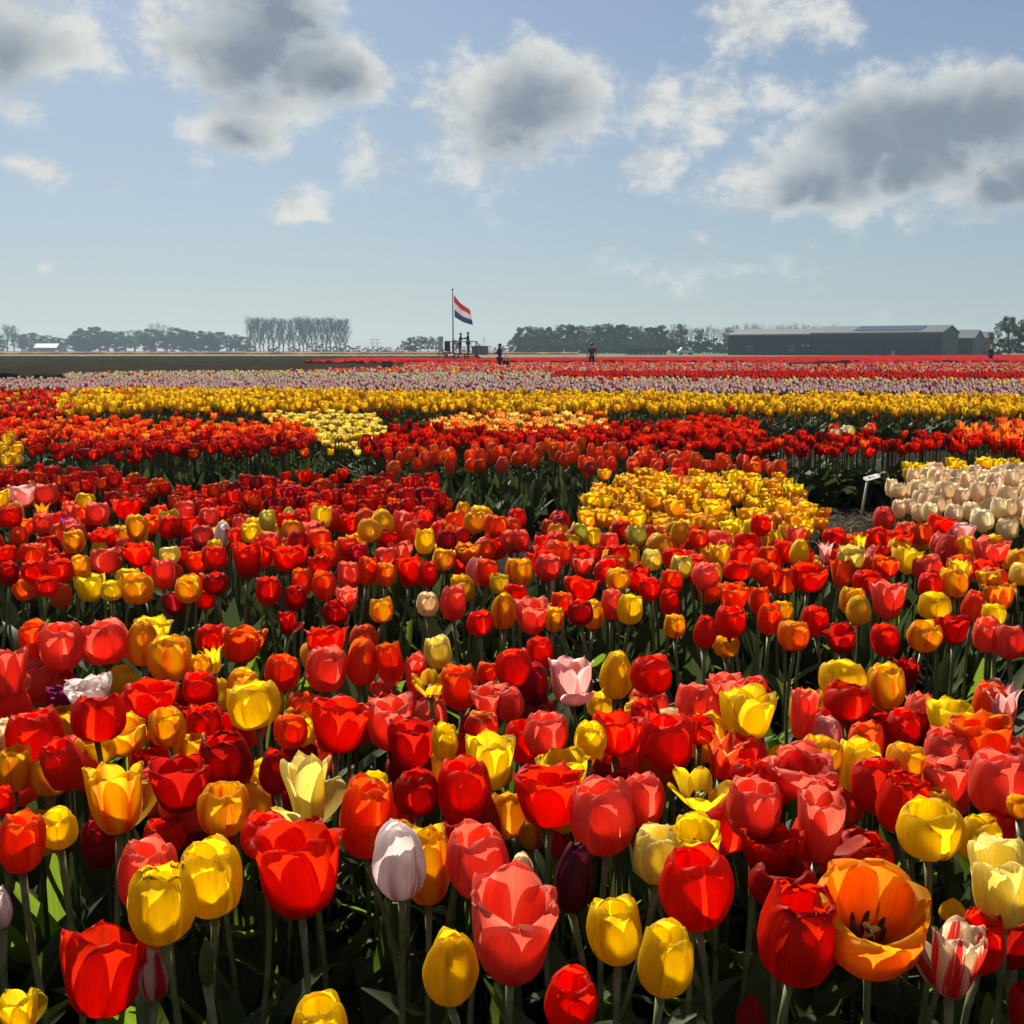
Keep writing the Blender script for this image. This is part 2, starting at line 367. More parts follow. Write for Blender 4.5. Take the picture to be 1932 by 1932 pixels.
# ------------------------------------------------------------------ tulip shapes
def prof(pts):
    u, r = zip(*pts); uu = np.linspace(0, 1, 101); y = np.interp(uu, u, r)
    k = np.ones(13) / 13; yp = np.concatenate((2 * y[0] - y[6:0:-1], y, 2 * y[-1] - y[-2:-8:-1]))
    ys = np.convolve(yp, k, 'valid'); return lambda t: np.interp(t, uu, ys)
Z0 = [(0, 0), (.10, .035), (.25, .17), (.45, .40), (.65, .63), (.85, .86), (1, 1)]
FORMS = {
 'c': dict(r=prof([(0, .05), (.10, .27), (.25, .42), (.45, .50), (.65, .49), (.85, .43), (1, .37)]), z=prof(Z0), a=.49, tip=3.4, rip=.010, edge=-.05, jit=.05),
 'e': dict(r=prof([(0, .05), (.10, .27), (.30, .44), (.50, .50), (.72, .44), (.90, .31), (1, .20)]), z=prof(Z0), a=.49, tip=2.9, rip=.006, edge=-.04, jit=.03),
 'o': dict(r=prof([(0, .05), (.10, .24), (.25, .36), (.45, .43), (.70, .48), (.90, .50), (1, .52)]), z=prof(Z0), a=.46, tip=3.6, rip=.018, edge=-.08, jit=.09),
 'b': dict(r=prof([(0, .05), (.10, .24), (.25, .39), (.45, .48), (.70, .52), (.88, .53), (1, .52)]), z=prof([(0, 0), (.1, .04), (.25, .14), (.45, .36), (.7, .68), (.88, .92), (1, 1)]), a=.50, tip=4.2, rip=.022, edge=-.06, jit=.07),
 'l': dict(r=prof([(0, .05), (.10, .21), (.25, .30), (.50, .31), (.70, .32), (.88, .42), (1, .56)]), z=prof([(0, 0), (.1, .06), (.25, .2), (.5, .5), (.7, .74), (.88, .93), (1, 1)]), a=.27, tip=1.35, rip=.010, edge=-.07, jit=.08),
 'x': dict(r=prof([(0, .04), (.12, .16), (.35, .36), (.6, .50), (.85, .60), (1, .64)]), z=prof([(0, 0), (.12, .06), (.35, .3), (.6, .55), (.85, .74), (1, .8)]), a=.24, tip=2.2, rip=.02, edge=-.05, jit=.22),
 'u': dict(r=prof([(0, .05), (.10, .28), (.30, .46), (.50, .49), (.72, .36), (.90, .17), (1, .06)]), z=prof(Z0), a=.44, tip=1.6, rip=.002, edge=-.02, jit=.01),
}
FORMS['h'] = dict(r=prof([(0, .05), (.10, .20), (.25, .29), (.50, .33), (.70, .37), (.88, .42), (1, .46)]), z=prof(Z0), a=.40, tip=2.4, rip=.014, edge=-.09, jit=.06)
FORMS['f'] = dict(FORMS['c'], fringe=.055, rip=.014)
FORMS['d'] = dict(FORMS['o'], rip=.035, jit=.10, tip=3.0)
FORMS['t'] = dict(FORMS['o'], jit=.06)                     # one petal dropping away

def petal_geo(fm, k, npet, rs, nu, nv, whorl=0):
    """one petal: vertices, quads and uv; unit flower one wide, one high, base at the origin"""
    P = FORMS[fm]; outer = (k % 2 == 0)
    th0 = 2 * math.pi * k / npet + rs.uniform(-.10, .10) + whorl * 0.5
    u = (1 - (1 - np.linspace(0, 1, nu + 1)) ** 1.45)[:, None]; v = np.linspace(-1, 1, nv + 1)[None, :]
    drop = (fm == 't' and k == 0) or (fm == 'h' and k in (0, 3))
    Q = FORMS['x'] if drop else P
    rr = Q['r'](u) * (1.0 if outer else .90) * (1 - .26 * whorl)
    z = Q['z'](u) * (1 + rs.uniform(-.07, .05)) * (1 - .10 * whorl) * (0.62 if drop else 1)
    if drop: rr = rr * 1.5
    wl = np.clip(.34 + .66 * np.sin(np.pi / 2 * np.minimum(u / .5, 1)), 0, 1)
    wu = np.sqrt(np.clip(1 - np.clip((u - .5) / .5, 0, 1) ** P['tip'], 0, 1)) if P['tip'] > 1.5 else 1 - np.clip((u - .42) / .58, 0, 1) ** 1.5
    w = np.where(u < .5, wl, np.minimum(wl, wu)) * (1 + rs.uniform(-.06, .06))
    phi = np.minimum(P['a'] * w * (1 - .2 * whorl) / np.maximum(rr, .06), 1.35)
    tilt = rs.uniform(-.4, 1) * P['jit']
    ph = rs.uniform(0, 6.28); ph2 = rs.uniform(0, 6.28)
    rad = rr + P['edge'] * v ** 2 * u * (1 if outer else .6) + P['rip'] * (np.sin(5.3 * v + ph) + .6 * np.sin(9 * v + ph2 + 4 * u)) * u ** 1.5 + tilt * z
    rad = rad + .018 * np.exp(-(v / .14) ** 2) * (u < .97) * u          # midrib ridge
    rad = rad + rs.uniform(-.07, .05) * np.clip((u - .78) / .22, 0, 1) ** 2   # tip rolls in or out
    rad = rad + .022 * np.sin(2.2 * v + 5 * u + ph2) * np.sin(np.pi * u) + .012 * np.sin(5 * v - 7 * u + ph) * u   # no petal is a clean bowl
    th = th0 + phi * v + .05 * np.sin(4 * u + ph) * u
    zz = z + P['rip'] * .8 * np.cos(6 * v + ph2) * u ** 4 - .05 * v ** 2 * u ** 3 - max(tilt, 0) * .35 * z
    if P.get('fringe') and nv >= 8:
        teeth = P['fringe'] * rs.uniform(.3, 1, v.shape) * np.where(np.arange(nv + 1) % 2 == 0, 1, -.4)
        zz = zz + teeth * np.clip((u - .93) / .07, 0, 1) + teeth * .6 * np.clip((u - .8) / .2, 0, 1) * (np.abs(v) > .9)
        rad = rad + rs.uniform(-.03, .03, v.shape) * np.clip((u - .93) / .07, 0, 1)
    V = np.stack((rad * np.cos(th), rad * np.sin(th), zz + 0 * v), -1).reshape(-1, 3)
    i = (np.arange(nu)[:, None] * (nv + 1) + np.arange(nv)[None]).ravel()
    Fq = np.stack((i, i + 1, i + nv + 2, i + nv + 1), -1)
    UV = np.stack((0 * u + v * .5 + .5, u + 0 * v), -1).reshape(-1, 2)
    return V, Fq, UV
def flower_petals(fm, seed, nu, nv):
    rs = np.random.RandomState(seed); out = []
    n = 6
    for k in range(n): out.append(petal_geo(fm, k, n, rs, nu, nv))
    if fm == 'd':
        for k in range(6): out.append(petal_geo(fm, k, n, rs, nu, nv, 1))
    return out
NVAR = {'h': 1, 'c': 7, 'e': 4, 'o': 6, 'b': 2, 'l': 3, 'x': 1, 'u': 1, 'f': 4, 'd': 3, 't': 3}
PET = {}
for fm, nvr in NVAR.items():
    for s in range(nvr):
        PET[fm, s] = [mesh('petal', V, Fq, [PM['R']], True, UV) for (V, Fq, UV) in
                      flower_petals(fm, ord(fm) * 31 + s * 7, 12, 20 if fm == 'f' else 10)]

def leaf_geo(seed, nu=9, nv=4):
    rs = np.random.RandomState(seed); u = np.linspace(0, 1, nu + 1)[:, None]; v = np.linspace(-1, 1, nv + 1)[None, :]
    lean = rs.uniform(.12, .42); arch = rs.uniform(0.02, .38); wd = rs.uniform(.085, .14); tw = rs.uniform(-.6, .6); side = rs.uniform(-.12, .12)
    w = wd * np.sin(np.pi * np.clip(u * .93 + .07, 0, 1) ** .8) ** .75 + .004
    cx = lean * u + arch * u ** 2.6; cz = u * math.sqrt(max(.2, 1 - lean ** 2)) - arch * .75 * u ** 3.2
    fold = .42 * w * np.abs(v) * (1 - .5 * u); t = tw * u
    wav = .06 * wd * np.sin(9 * u + rs.uniform(0, 6)) * v
    X = cx - fold + 0 * v; Yv = w * v * np.cos(t) + side * u ** 2; Zv = cz + w * v * np.sin(t) * .5 + fold * .4 + wav
    V = np.stack((X, Yv, Zv), -1).reshape(-1, 3)
    i = (np.arange(nu)[:, None] * (nv + 1) + np.arange(nv)[None]).ravel()
    return V, np.stack((i, i + 1, i + nv + 2, i + nv + 1), -1), np.stack((0 * u + v * .5 + .5, u + 0 * v), -1).reshape(-1, 2)
LEAVES = [mesh('leaf', *leaf_geo(s)[:2], [LEAF], True, leaf_geo(s)[2]) for s in range(9)]
def stem_mesh(seed):
    rs = np.random.RandomState(seed); ax, ay = rs.uniform(-.035, .035, 2); b = rs.uniform(-.012, .012)
    pts = [(ax * math.sin(math.pi * t) + b * math.sin(6.28 * t), ay * math.sin(math.pi * t), t) for t in np.linspace(0, 1, 9)]
    rads = [.0056, .0054, .0052, .005, .0048, .0046, .0045, .0047, .006]
    return MB().tube(pts, rads, 8).mesh('stem', STEM, True)
STEMS = [stem_mesh(s) for s in range(7)]
def pistil_mesh():
    b = MB(); b.tube([(0, 0, 0), (0, 0, .14), (0, 0, .26)], [.05, .06, .045], 8)
    for k in range(3):
        a = k * 2.094; b.tube([(0, 0, .26), (.05 * math.cos(a), .05 * math.sin(a), .30), (.085 * math.cos(a), .085 * math.sin(a), .285)], [.035, .035, .02], 6)
    return b.mesh('pistil', PISTIL, True)
PISTIL_M = pistil_mesh()
STAMEN_M = MB().tube([(.03, 0, 0), (.10, 0, .12), (.12, 0, .15), (.125, 0, .28), (.12, 0, .33)], [.012, .010, .026, .026, .012], 6).mesh('stamen', STAMEN, True)

# ------------------------------------------------------------------ the tulips one can tell apart: x, y, width, height (in 1932ths of the frame), colour, form, extra
FRONT = """
38 1590 85 120 O c|111 1564 70 78 Y c|222 1506 135 150 A t|308 1582 80 70 R f -.06|275 1652 108 145 C c|307 1711 124 150 Y f|404 1660 118 145 Y c
184 1846 172 175 R o -.08|290 1838 62 105 S e -.09|389 1815 30 92 G u -.05|40 1908 90 90 Y t -.1|2 1715 45 80 W f -.04
566 1644 172 185 R o|497 1580 92 95 R c|686 1543 104 160 O c|757 1620 105 158 W e|808 1632 98 156 A c -.07|910 1626 118 145 C c|962 1753 172 203 C o|847 1830 106 140 Y e -.06|606 1936 100 128 Y c -.07|986 1640 46 62 L e -.06
1078 1657 72 135 M e -.04|1241 1615 92 112 P c|1312 1584 106 86 Y o -.01|1318 1677 134 163 R c|1167 1758 104 130 Y c -.04|1248 1813 108 138 Y c -.03|1074 1886 100 120 R c -.1|1413 1910 56 80 D u -.14|1145 1540 120 155 C c|1212 1512 80 112 C c -.03|1000 1574 48 60 A e -.12|1055 1590 42 60 R c -.14
1545 1556 120 155 C t|1450 1608 112 104 R d -.02|1475 1665 124 100 D c -.05|1495 1766 148 185 R f|1638 1730 212 160 N b|1794 1812 124 152 S t -.02|1848 1778 84 116 R f -.05|1800 1716 50 50 Y u -.1|1752 1561 122 118 Y c|1843 1584 78 92 Y c -.04|1896 1668 130 172 P o|1905 1562 100 86 R c -.04|1905 1765 112 120 D c -.08|1928 1900 50 90 R c -.13
1588 1284 88 80 Y c|1672 1296 72 92 A c|1598 1325 90 76 R c|1711 1274 46 66 D d -.1|1866 1269 34 42 V e -.16|1878 1297 38 42 K e -.16|1895 1332 95 86 K l|1512 1347 64 106 C t|1560 1386 64 78 K e -.02|1667 1382 104 66 D d -.05|1742 1370 62 78 D f -.05|1787 1356 86 80 Y o|1862 1398 118 108 O o|1547 1428 80 80 A c|1623 1447 88 108 Y c|1654 1402 78 64 R c -.06|1707 1439 73 76 A c|1785 1474 94 92 C o|1882 1480 104 128 C c|1770 1410 56 64 D f -.08|1700 1518 100 120 R f|1512 1462 128 96 C d|1420 1524 104 122 C c|1925 1524 46 44 A b
972 1262 76 78 R c|1022 1231 52 64 R c|1079 1288 102 102 K t|1160 1275 65 96 Y e|1133 1330 56 52 Y c -.08|1229 1275 78 80 R c|1222 1326 72 60 C c -.09|1317 1328 86 82 C c|1368 1300 72 62 C o|1426 1296 44 44 C c|1408 1349 106 106 Y o|1394 1394 86 70 D c -.08|1031 1385 84 92 C c|986 1398 80 84 R c|1210 1348 66 50 A d -.04|1262 1358 48 46 L c -.03|1112 1397 58 74 Y c|1160 1388 92 88 R o|1253 1405 104 120 R c|1196 1424 56 100 C c -.03|1320 1378 62 58 R f|1360 1428 106 98 E l|1404 1458 60 48 R f|1066 1454 96 80 Y o|1038 1506 142 124 R o|1146 1447 54 40 D c -.08|1320 1492 140 76 Y x
612 1216 76 74 R o|530 1268 66 74 O c|614 1265 78 90 C c|682 1251 63 94 O e|740 1249 55 82 O c|829 1231 54 64 P c|812 1290 98 84 A x|787 1272 42 90 C c -.02|872 1296 72 92 O c|917 1270 40 46 O c|716 1294 84 58 C x -.06|486 1331 100 98 Y c|632 1372 114 112 R o|735 1365 96 110 C o|775 1408 100 108 D o|838 1399 50 74 Y c|930 1322 82 64 C o|962 1330 58 66 C c|909 1368 66 56 E c|922 1440 96 112 Y o|548 1382 62 70 O c|577 1388 38 66 Y c|562 1428 72 62 D f -.05|520 1456 62 88 D e|584 1492 112 156 P h|494 1472 42 78 Y c -.06|707 1476 48 44 Y c -.04|792 1498 86 88 D f|874 1492 105 126 R c|872 1572 84 74 R c -.1
14 1275 78 114 C t|70 1206 60 76 O c|118 1218 82 96 C c|200 1213 92 90 C c|268 1214 68 92 A e|288 1192 70 56 Y o|325 1241 84 94 A c|451 1218 80 76 O d|400 1206 58 62 R c|404 1246 62 58 Y l|452 1291 60 62 A c|375 1298 66 64 R c|380 1258 42 50 A c|228 1280 66 58 Y e -.08|88 1288 92 90 C c -.07|112 1318 50 50 V d -.08|172 1308 84 60 W d|284 1320 100 62 R o|370 1338 90 58 D o -.06|320 1370 72 78 A c|386 1366 70 72 R f|181 1358 100 98 R f|72 1394 110 116 R c|246 1388 82 76 A b -.08|178 1416 76 66 Y c -.1|24 1328 52 62 Y c -.07|6 1384 40 62 L c -.05|26 1452 64 92 A c -.05|98 1462 82 84 A c -.04|338 1482 112 112 D o|352 1412 72 60 A o -.02|433 1441 98 116 D f|421 1526 98 106 A c|135 1478 14 56 G u -.04|4 1512 46 60 R c -.04
"""
SECOND = """
40 936 55 44 K o|4 950 26 40 Y c|18 976 42 46 R c|88 933 44 42 C c|130 948 32 34 Y c|159 942 26 32 O f|78 968 46 42 N l|125 989 50 34 V l|148 980 22 40 L l|182 970 46 46 C c|238 960 56 46 R o|302 958 36 40 O c|345 963 40 38 C c|255 996 38 46 A c|276 1010 38 38 A c|320 995 42 48 R c|360 995 42 48 R c|419 1007 32 48 W e|474 1005 38 40 Y c|415 972 32 34 R c|458 964 34 34 C c|140 1022 42 48 A c|196 1019 55 44 R d|200 1058 56 54 C c|264 1047 56 48 R o|321 1048 40 38 P c|371 1060 40 46 O c|406 1064 34 44 O c|402 1038 34 32 Y c|309 1084 44 60 C c|65 1078 46 46 R c|113 1077 50 48 R c|88 1107 42 40 R f|60 1046 52 44 O c|15 1048 38 42 R c|18 1082 36 46 D c|153 1072 38 52 A c|241 1091 48 42 Y c|211 1114 42 42 Y c|262 1103 34 38 P c|356 1112 52 54 A c|408 1101 46 46 D c|467 1058 58 74 R d|388 1132 36 42 R c -.03|332 1134 30 36 V e -.04|50 1112 42 44 N c -.04|172 1105 26 34 A e -.03|118 1132 32 36 A c -.06
564 960 34 28 Y c|506 987 34 34 Y c|543 968 42 34 C o|543 987 40 42 R c|582 988 40 40 R c|621 988 36 34 C c|657 989 40 42 R c|713 983 40 42 R c|681 977 20 32 Y c|761 993 48 62 C e|801 985 34 36 C c|836 974 36 36 O c|870 973 36 36 O c|833 998 42 32 C o|800 1022 38 52 Y c|698 1022 32 46 A c|730 1018 38 40 R c|840 1021 34 28 P o|871 1013 32 36 P c|894 1009 26 42 A c|907 997 32 38 R c|509 1021 44 40 C c|563 1009 24 30 L e|603 1018 46 42 O c|657 1031 42 42 O c|538 1056 52 50 R o|494 1050 42 46 R c|617 1046 44 52 O c|603 1067 44 42 R f|935 1030 52 54 R c|965 1021 38 48 C c|880 1044 46 38 N d|836 1056 42 46 A c|727 1049 42 36 C c|691 1078 38 58 O c|726 1084 38 48 N c|773 1078 52 62 R o|808 1084 38 50 R c|898 1078 40 60 K e|875 1093 32 44 L c|918 1080 42 56 O c|942 1101 38 42 Y c|971 1074 38 46 A c|613 1105 44 58 O c|572 1098 40 58 O c|507 1115 48 58 R c|557 1129 44 50 D c|657 1086 44 58 C c|655 1131 42 50 C o|683 1149 32 38 R c|722 1151 46 52 A c|806 1141 42 48 L c|855 1138 50 70 C c|542 1176 44 50 D t|630 1156 50 50 D c|596 1161 28 36 Y c|906 1176 50 52 R c|950 1154 50 72 A e
1052 974 36 34 O c|1055 1001 32 32 Y c|1171 980 30 40 D c|1117 1001 30 34 P c|1080 1009 34 38 R c|1035 1025 38 38 A c|1050 1042 36 36 R c|977 1021 44 44 C c|1150 1023 38 40 C c|1203 1012 38 38 C o|1240 1009 36 34 R o|1169 1045 42 38 R c|1204 1043 32 34 R c|1250 1031 28 36 A c|1280 1017 34 36 O c|1317 1017 38 40 O c|1314 993 30 26 K o|1358 1021 50 44 C c|1410 1023 46 42 R c|1432 991 40 42 R c|1311 1041 26 26 L d|1230 1056 40 42 P c|1197 1064 30 30 P c|1302 1071 52 50 R c|1272 1054 42 42 R c|1032 1071 52 54 C c|1099 1066 46 42 C o|983 1079 42 52 A c|1148 1074 34 36 R c|1166 1093 48 44 A c|1227 1111 44 48 R c|1269 1098 40 52 O c|1327 1108 30 38 L c -.03|1340 1079 24 34 Y c|1389 1077 52 40 R c|1410 1051 32 36 C c|1433 1074 38 44 O c|1091 1111 66 48 R o|970 1121 46 44 R c|1153 1141 46 60 C c|1060 1139 46 48 O c|1095 1156 50 52 D c|1187 1149 52 62 Y c|1265 1139 36 56 R c|1005 1163 70 72 C o|1044 1168 36 52 A c|1120 1160 42 58 A c|1273 1181 42 48 A c -.03|1327 1191 46 68 R e|1376 1173 60 64 R c|1384 1127 60 54 O o|1433 1134 40 56 O c|1369 1220 52 42 A c -.08
1669 977 42 44 C e|1532 1011 36 34 O c|1576 1013 46 36 R c|1623 1001 42 34 A c|1623 1030 38 52 Y l|1693 1023 62 52 R o|1658 1012 40 38 R c|1740 1013 38 38 K o|1768 999 38 34 O c|1810 1003 52 30 K o|1822 1029 38 36 K c|1786 1036 44 62 C e|1868 1043 70 62 C o|1916 1023 40 34 Y c|1922 1048 32 36 V d|1558 1043 50 44 K l|1589 1058 50 48 R c|1490 1041 70 44 R o|1446 1049 38 44 O c|1752 1071 58 52 C c|1711 1056 32 36 Y c|1669 1071 52 48 O o|1798 1098 56 58 A c|1810 1074 36 30 L c|1864 1069 38 32 P c|1866 1096 48 42 A d|1920 1083 38 44 P c|1524 1091 76 56 R o|1457 1088 50 52 O c|1638 1098 54 46 R c|1606 1134 50 58 A c|1676 1133 68 78 C o|1764 1144 62 54 Y c|1757 1108 38 32 W o|1833 1144 44 64 O e|1887 1126 62 58 N o|1877 1161 44 48 Y c|1452 1168 44 62 O c|1540 1173 50 62 R c|1499 1201 60 62 N c|1477 1154 38 44 A c -.03|1590 1206 60 56 D o|1620 1188 30 34 Y c|1673 1209 52 66 R c|1742 1199 62 64 A c|1800 1188 66 60 D o|1906 1211 56 72 C c|1863 1218 28 42 L c -.04
"""
CNAME = {'R': 'red', 'D': 'dark red', 'O': 'orange-red', 'E': 'yellow-edged orange-red', 'C': 'coral pink', 'Y': 'yellow', 'P': 'pale yellow', 'A': 'amber yellow', 'N': 'orange',
         'L': 'cream', 'W': 'lilac and white', 'K': 'pale pink', 'M': 'blackish maroon', 'V': 'purple', 'S': 'red and white striped', 'G': 'green'}
FNAME = {'c': 'cup-shaped', 'e': 'closed', 'o': 'open-cupped', 'b': 'wide-open bowl', 'l': 'flared lily-like', 'x': 'flat open', 'u': 'pointed bud of a', 'f': 'fringed', 'd': 'double', 't': 'loose-petalled', 'h': 'long-petalled'}
def parse(txt, bed):
    out = []
    for line in txt.strip().splitlines():
        for it in line.split('|'):
            p = it.split(); out.append(dict(x=float(p[0]), y=float(p[1]), w=float(p[2]), h=float(p[3]), col=p[4], form=p[5], dz=float(p[6]) if len(p) > 6 else 0.0, bed=bed))
    return out
TUL = parse(FRONT, 'front') + parse(SECOND, 'second')
TUL.sort(key=lambda t: -t['w'] * t['h'])
EXTRA = TUL[305:]; TUL = TUL[:305]

# -- labels that single each one out: look, then the neighbour it stands against, then its place
def place_words(t):
    x, y = t['x'] / 1932, t['y'] / 1932
    hx = 'far left' if x < .12 else 'left' if x < .32 else 'centre left' if x < .46 else 'centre' if x < .56 else 'centre right' if x < .68 else 'right' if x < .88 else 'far right'
    hy = 'back of second bed' if y < .53 else 'middle of second bed' if y < .58 else 'front of second bed' if t['bed'] == 'second' else 'back of front bed' if y < .71 else 'middle of front bed' if y < .79 else 'front of front bed'
    return hy + ', ' + hx
def make_labels():
    from collections import Counter
    def rel(t, o):
        dx = t['x'] - o['x']; dy = t['y'] - o['y']
        return ('right of' if dx > 0 else 'left of') if abs(dx) > abs(dy) else ('below' if dy > 0 else 'above')
    for t in TUL:
        t['look'] = (CNAME[t['col']] + ' ' + FNAME[t['form']] + ' tulip') if t['form'] != 'u' else (CNAME[t['col']] + ' pointed tulip bud')
        near = sorted((o for o in TUL if o is not t), key=lambda o: math.hypot(o['x'] - t['x'], (o['y'] - t['y']) * 1.2) * (1.5 if o['col'] == t['col'] else 1))[:6]
        pw = place_words(t); c = []
        c.append('%s %s a %s one, %s' % (t['look'], rel(t, near[0]), CNAME[near[0]['col']], pw))
        for i in range(5):
            for j in range(i + 1, 6):
                if rel(t, near[i]) != rel(t, near[j]):
                    c.append('%s %s %s, %s %s, %s' % (t['look'], rel(t, near[i]), CNAME[near[i]['col']], rel(t, near[j]), CNAME[near[j]['col']], pw))
        t['cand'] = [q for q in c if len(q.split()) <= 16] or [c[0]]
    looks = Counter(t['look'] for t in TUL); allc = Counter(q for t in TUL for q in set(t['cand'])); used = set()
    for t in TUL:
        if looks[t['look']] == 1: t['lab'] = '%s, the only such one, %s' % (t['look'], place_words(t))
        else:
            ok = [q for q in t['cand'] if allc[q] == 1] or [q for q in t['cand'] if q not in used]
            t['lab'] = ok[0] if ok else '%s, %d hundredths across, %d down, %s' % (t['look'], round(t['x'] / 19.32), round(t['y'] / 19.32), place_words(t))
        used.add(t['lab'])
make_labels()
SPECIAL = {(1638, 1730): 'wide-open orange tulip bowl with yellow rim and dark heart, bottom right',
           (757, 1620): 'closed white tulip with purple flanks in the front row', (1794, 1812): 'cream tulip with broad red stripes, bottom right',
           (1078, 1657): 'blackish maroon closed tulip standing in shade, front centre', (584, 1492): 'tall pale yellow lily-shaped tulip with splayed petals, left of centre',
           (1320, 1492): 'flat open yellow tulip showing its pistil, right of centre', (1079, 1288): 'pale pink tulip with one petal folded outward, centre of photo',
           (307, 1711): 'yellow tulip with finely fringed rim, lower left', (389, 1815): 'slim green unopened tulip bud, bottom left',
           (184, 1846): 'large leaning red tulip at the bottom left', (566, 1644): 'largest bright red tulip, wide open, front row left of centre',
           (962, 1753): 'largest coral tulip with open cup, bottom centre', (135, 1478): 'bare green seed pod on a stem whose petals fell, left'}

def place(t):
    """pixel and head height to ground position and real size"""
    zc = 0.505 + t['dz'] + t.get('jz', 0.0); p = at(t['x'], t['y'], zc); depth = (p - CAM).dot(FWD)
    W = t['w'] / F * depth; H = t['h'] / F * depth
    el = math.atan2(CAM.z - zc, p.y)                       # seen a little from above: part of the picture height is the mouth of the cup
    Hreal = max(0.65 * W, (H - W * 0.45 * math.sin(el)) / math.cos(el)) if t['form'] not in 'x' else W * .55
    return p, W, Hreal
def make_tulip(t, i):
    rs = random.Random(i * 13 + 5)
    t['jz'] = rs.uniform(-.018, .018)
    p, W, H = place(t)
    base_z = p.z - H * 0.5
    stem_h = base_z + 0.02 + 0.02 * H
    big = rs.random() < .18; lx, ly = rs.uniform(-1, 1) * (.20 if big else .08), rs.uniform(-1, 1) * (.14 if big else .06)   # some lean
    if (int(t['x']), int(t['y'])) in SPECIAL: lx = ly = 0.0
    o = empty('tulip', (p.x - lx * stem_h, p.y - ly * stem_h, -0.02)); hx, hy = lx * stem_h, ly * stem_h
    lab = SPECIAL.get((int(t['x']), int(t['y'])), t['lab'])
    tag(o, lab, 'tulip', 'tulips in the two mixed beds nearest the camera')
    sq = Vector((lx, ly, 1)).to_track_quat('Z', 'Y') @ Euler((0, 0, rs.uniform(0, 6.28))).to_quaternion()
    s = obj('stem', STEMS[rs.randrange(len(STEMS))], o, (0, 0, 0), sq.to_euler(), (1, 1, stem_h * math.sqrt(1 + lx * lx + ly * ly)))
    for k in range(2 if t['bed'] == 'second' else 3):
        ln = rs.uniform(.22, .36)
        obj('leaf', LEAVES[rs.randrange(len(LEAVES))], o, (0, 0, 0.02), (rs.uniform(-.1, .1), rs.uniform(-.1, .1), rs.uniform(0, 6.28)), (ln * rs.uniform(.9, 1.2), ln * rs.uniform(.85, 1.15), ln))
    fm = t['form']; var = rs.randrange(NVAR[fm]); tilt = .05 if t['w'] < 60 else .09
    rot = Euler((rs.uniform(-tilt, tilt) - ly, rs.uniform(-tilt, tilt) + lx, rs.uniform(0, 6.28)))
    if (t['x'], t['y']) == (184, 1846): rot = Euler((-.12, .30, 1.0))
    if (t['x'], t['y']) == (1638, 1730): rot = Euler((.40, -.04, 0.0)); H = W * .70
    if (t['x'], t['y']) == (1320, 1492): rot = Euler((.10, .05, 0.3))
    if (t['x'], t['y']) == (962, 1753): rot = Euler((.16, .0, 0.5))
    sw = W * (1.0 if fm in 'ceuf' else 0.94) * (0.80 if fm in 'lx' else 1.0)
    if fm == 't': sw *= .86
    M = PM[t['col']]
    for me in PET[fm, var]:
        q = obj('petal', me, o, (hx, hy, stem_h - 0.02 * H), rot, (sw, sw, H))
        q.material_slots[0].link = 'OBJECT'; q.material_slots[0].material = M
    if fm in 'bxt' or (fm == 'o' and t['w'] > 100):
        obj('pistil', PISTIL_M, o, (hx, hy, stem_h), rot, (sw, sw, sw))
        for k in range(6):
            obj('stamen', STAMEN_M, o, (hx, hy, stem_h), (rot.x, rot.y, rot.z + k * 1.047), (sw, sw, sw))
    return o
for i, t in enumerate(TUL): make_tulip(t, i)

# ------------------------------------------------------------------ tulip beds beyond: masses nobody could count
def proto(fm, seed, nu, nv):
    Vs, Fs, T = [], [], []; n = 0
    for V, Fq, UV in flower_petals(fm, seed, nu, nv):
        Vs.append(V); Fs.append(Fq + n); T.append(UV); n += len(V)
    return np.concatenate(Vs), np.concatenate(Fs), np.concatenate(T)
def proto_far(seed, n=5):
    rs = np.random.RandomState(seed); V = []; T = []
    for i, (r, z) in enumerate(((.22, .02), (.50, .40), (.42, 1.0))):
        for k in range(n):
            a = 2 * math.pi * (k + .5 * (i % 2)) / n; rr = r * rs.uniform(.85, 1.1)
            V.append((rr * math.cos(a), rr * math.sin(a), z + (rs.uniform(-.14, .10) if i == 2 else 0))); T.append((.5, z))
    Fq = []
    for i in range(2):
        for k in range(n): k2 = (k + 1) % n; Fq.append((i * n + k, i * n + k2, (i + 1) * n + k2, (i + 1) * n + k))
    return np.array(V), np.array(Fq), np.array(T)
MID = {fm: [proto(fm, 900 + ord(fm) + s, 5, 4) for s in range(3)] for fm in 'ceoldf'}
LOW = {fm: [proto(fm, 700 + ord(fm) + s, 3, 2) for s in range(3)] for fm in 'ceold'}
FARP = [proto_far(s) for s in range(4)]
LEAFP = [leaf_geo(50 + s, 4, 2) for s in range(5)]; LEAFQ = [leaf_geo(70 + s, 2, 1) for s in range(5)]
def stem_proto(n=3):
    V = [(.005 * math.cos(2.094 * k), .005 * math.sin(2.094 * k), z) for z in (0, 1) for k in range(n)]
    return np.array(V), np.array([(k, (k + 1) % n, n + (k + 1) % n, n + k) for k in range(n)])
STEMP = stem_proto()
def inside(poly, x, y):
    c = np.zeros(len(x), bool); n = len(poly)
    for i in range(n):
        x0, y0 = poly[i]; x1, y1 = poly[(i + 1) % n]
        cond = ((y0 > y) != (y1 > y)) & (x < (x1 - x0) * (y - y0) / ((y1 - y0) if y1 != y0 else 1e-9) + x0); c ^= cond
    return c
ROW = R(-12)
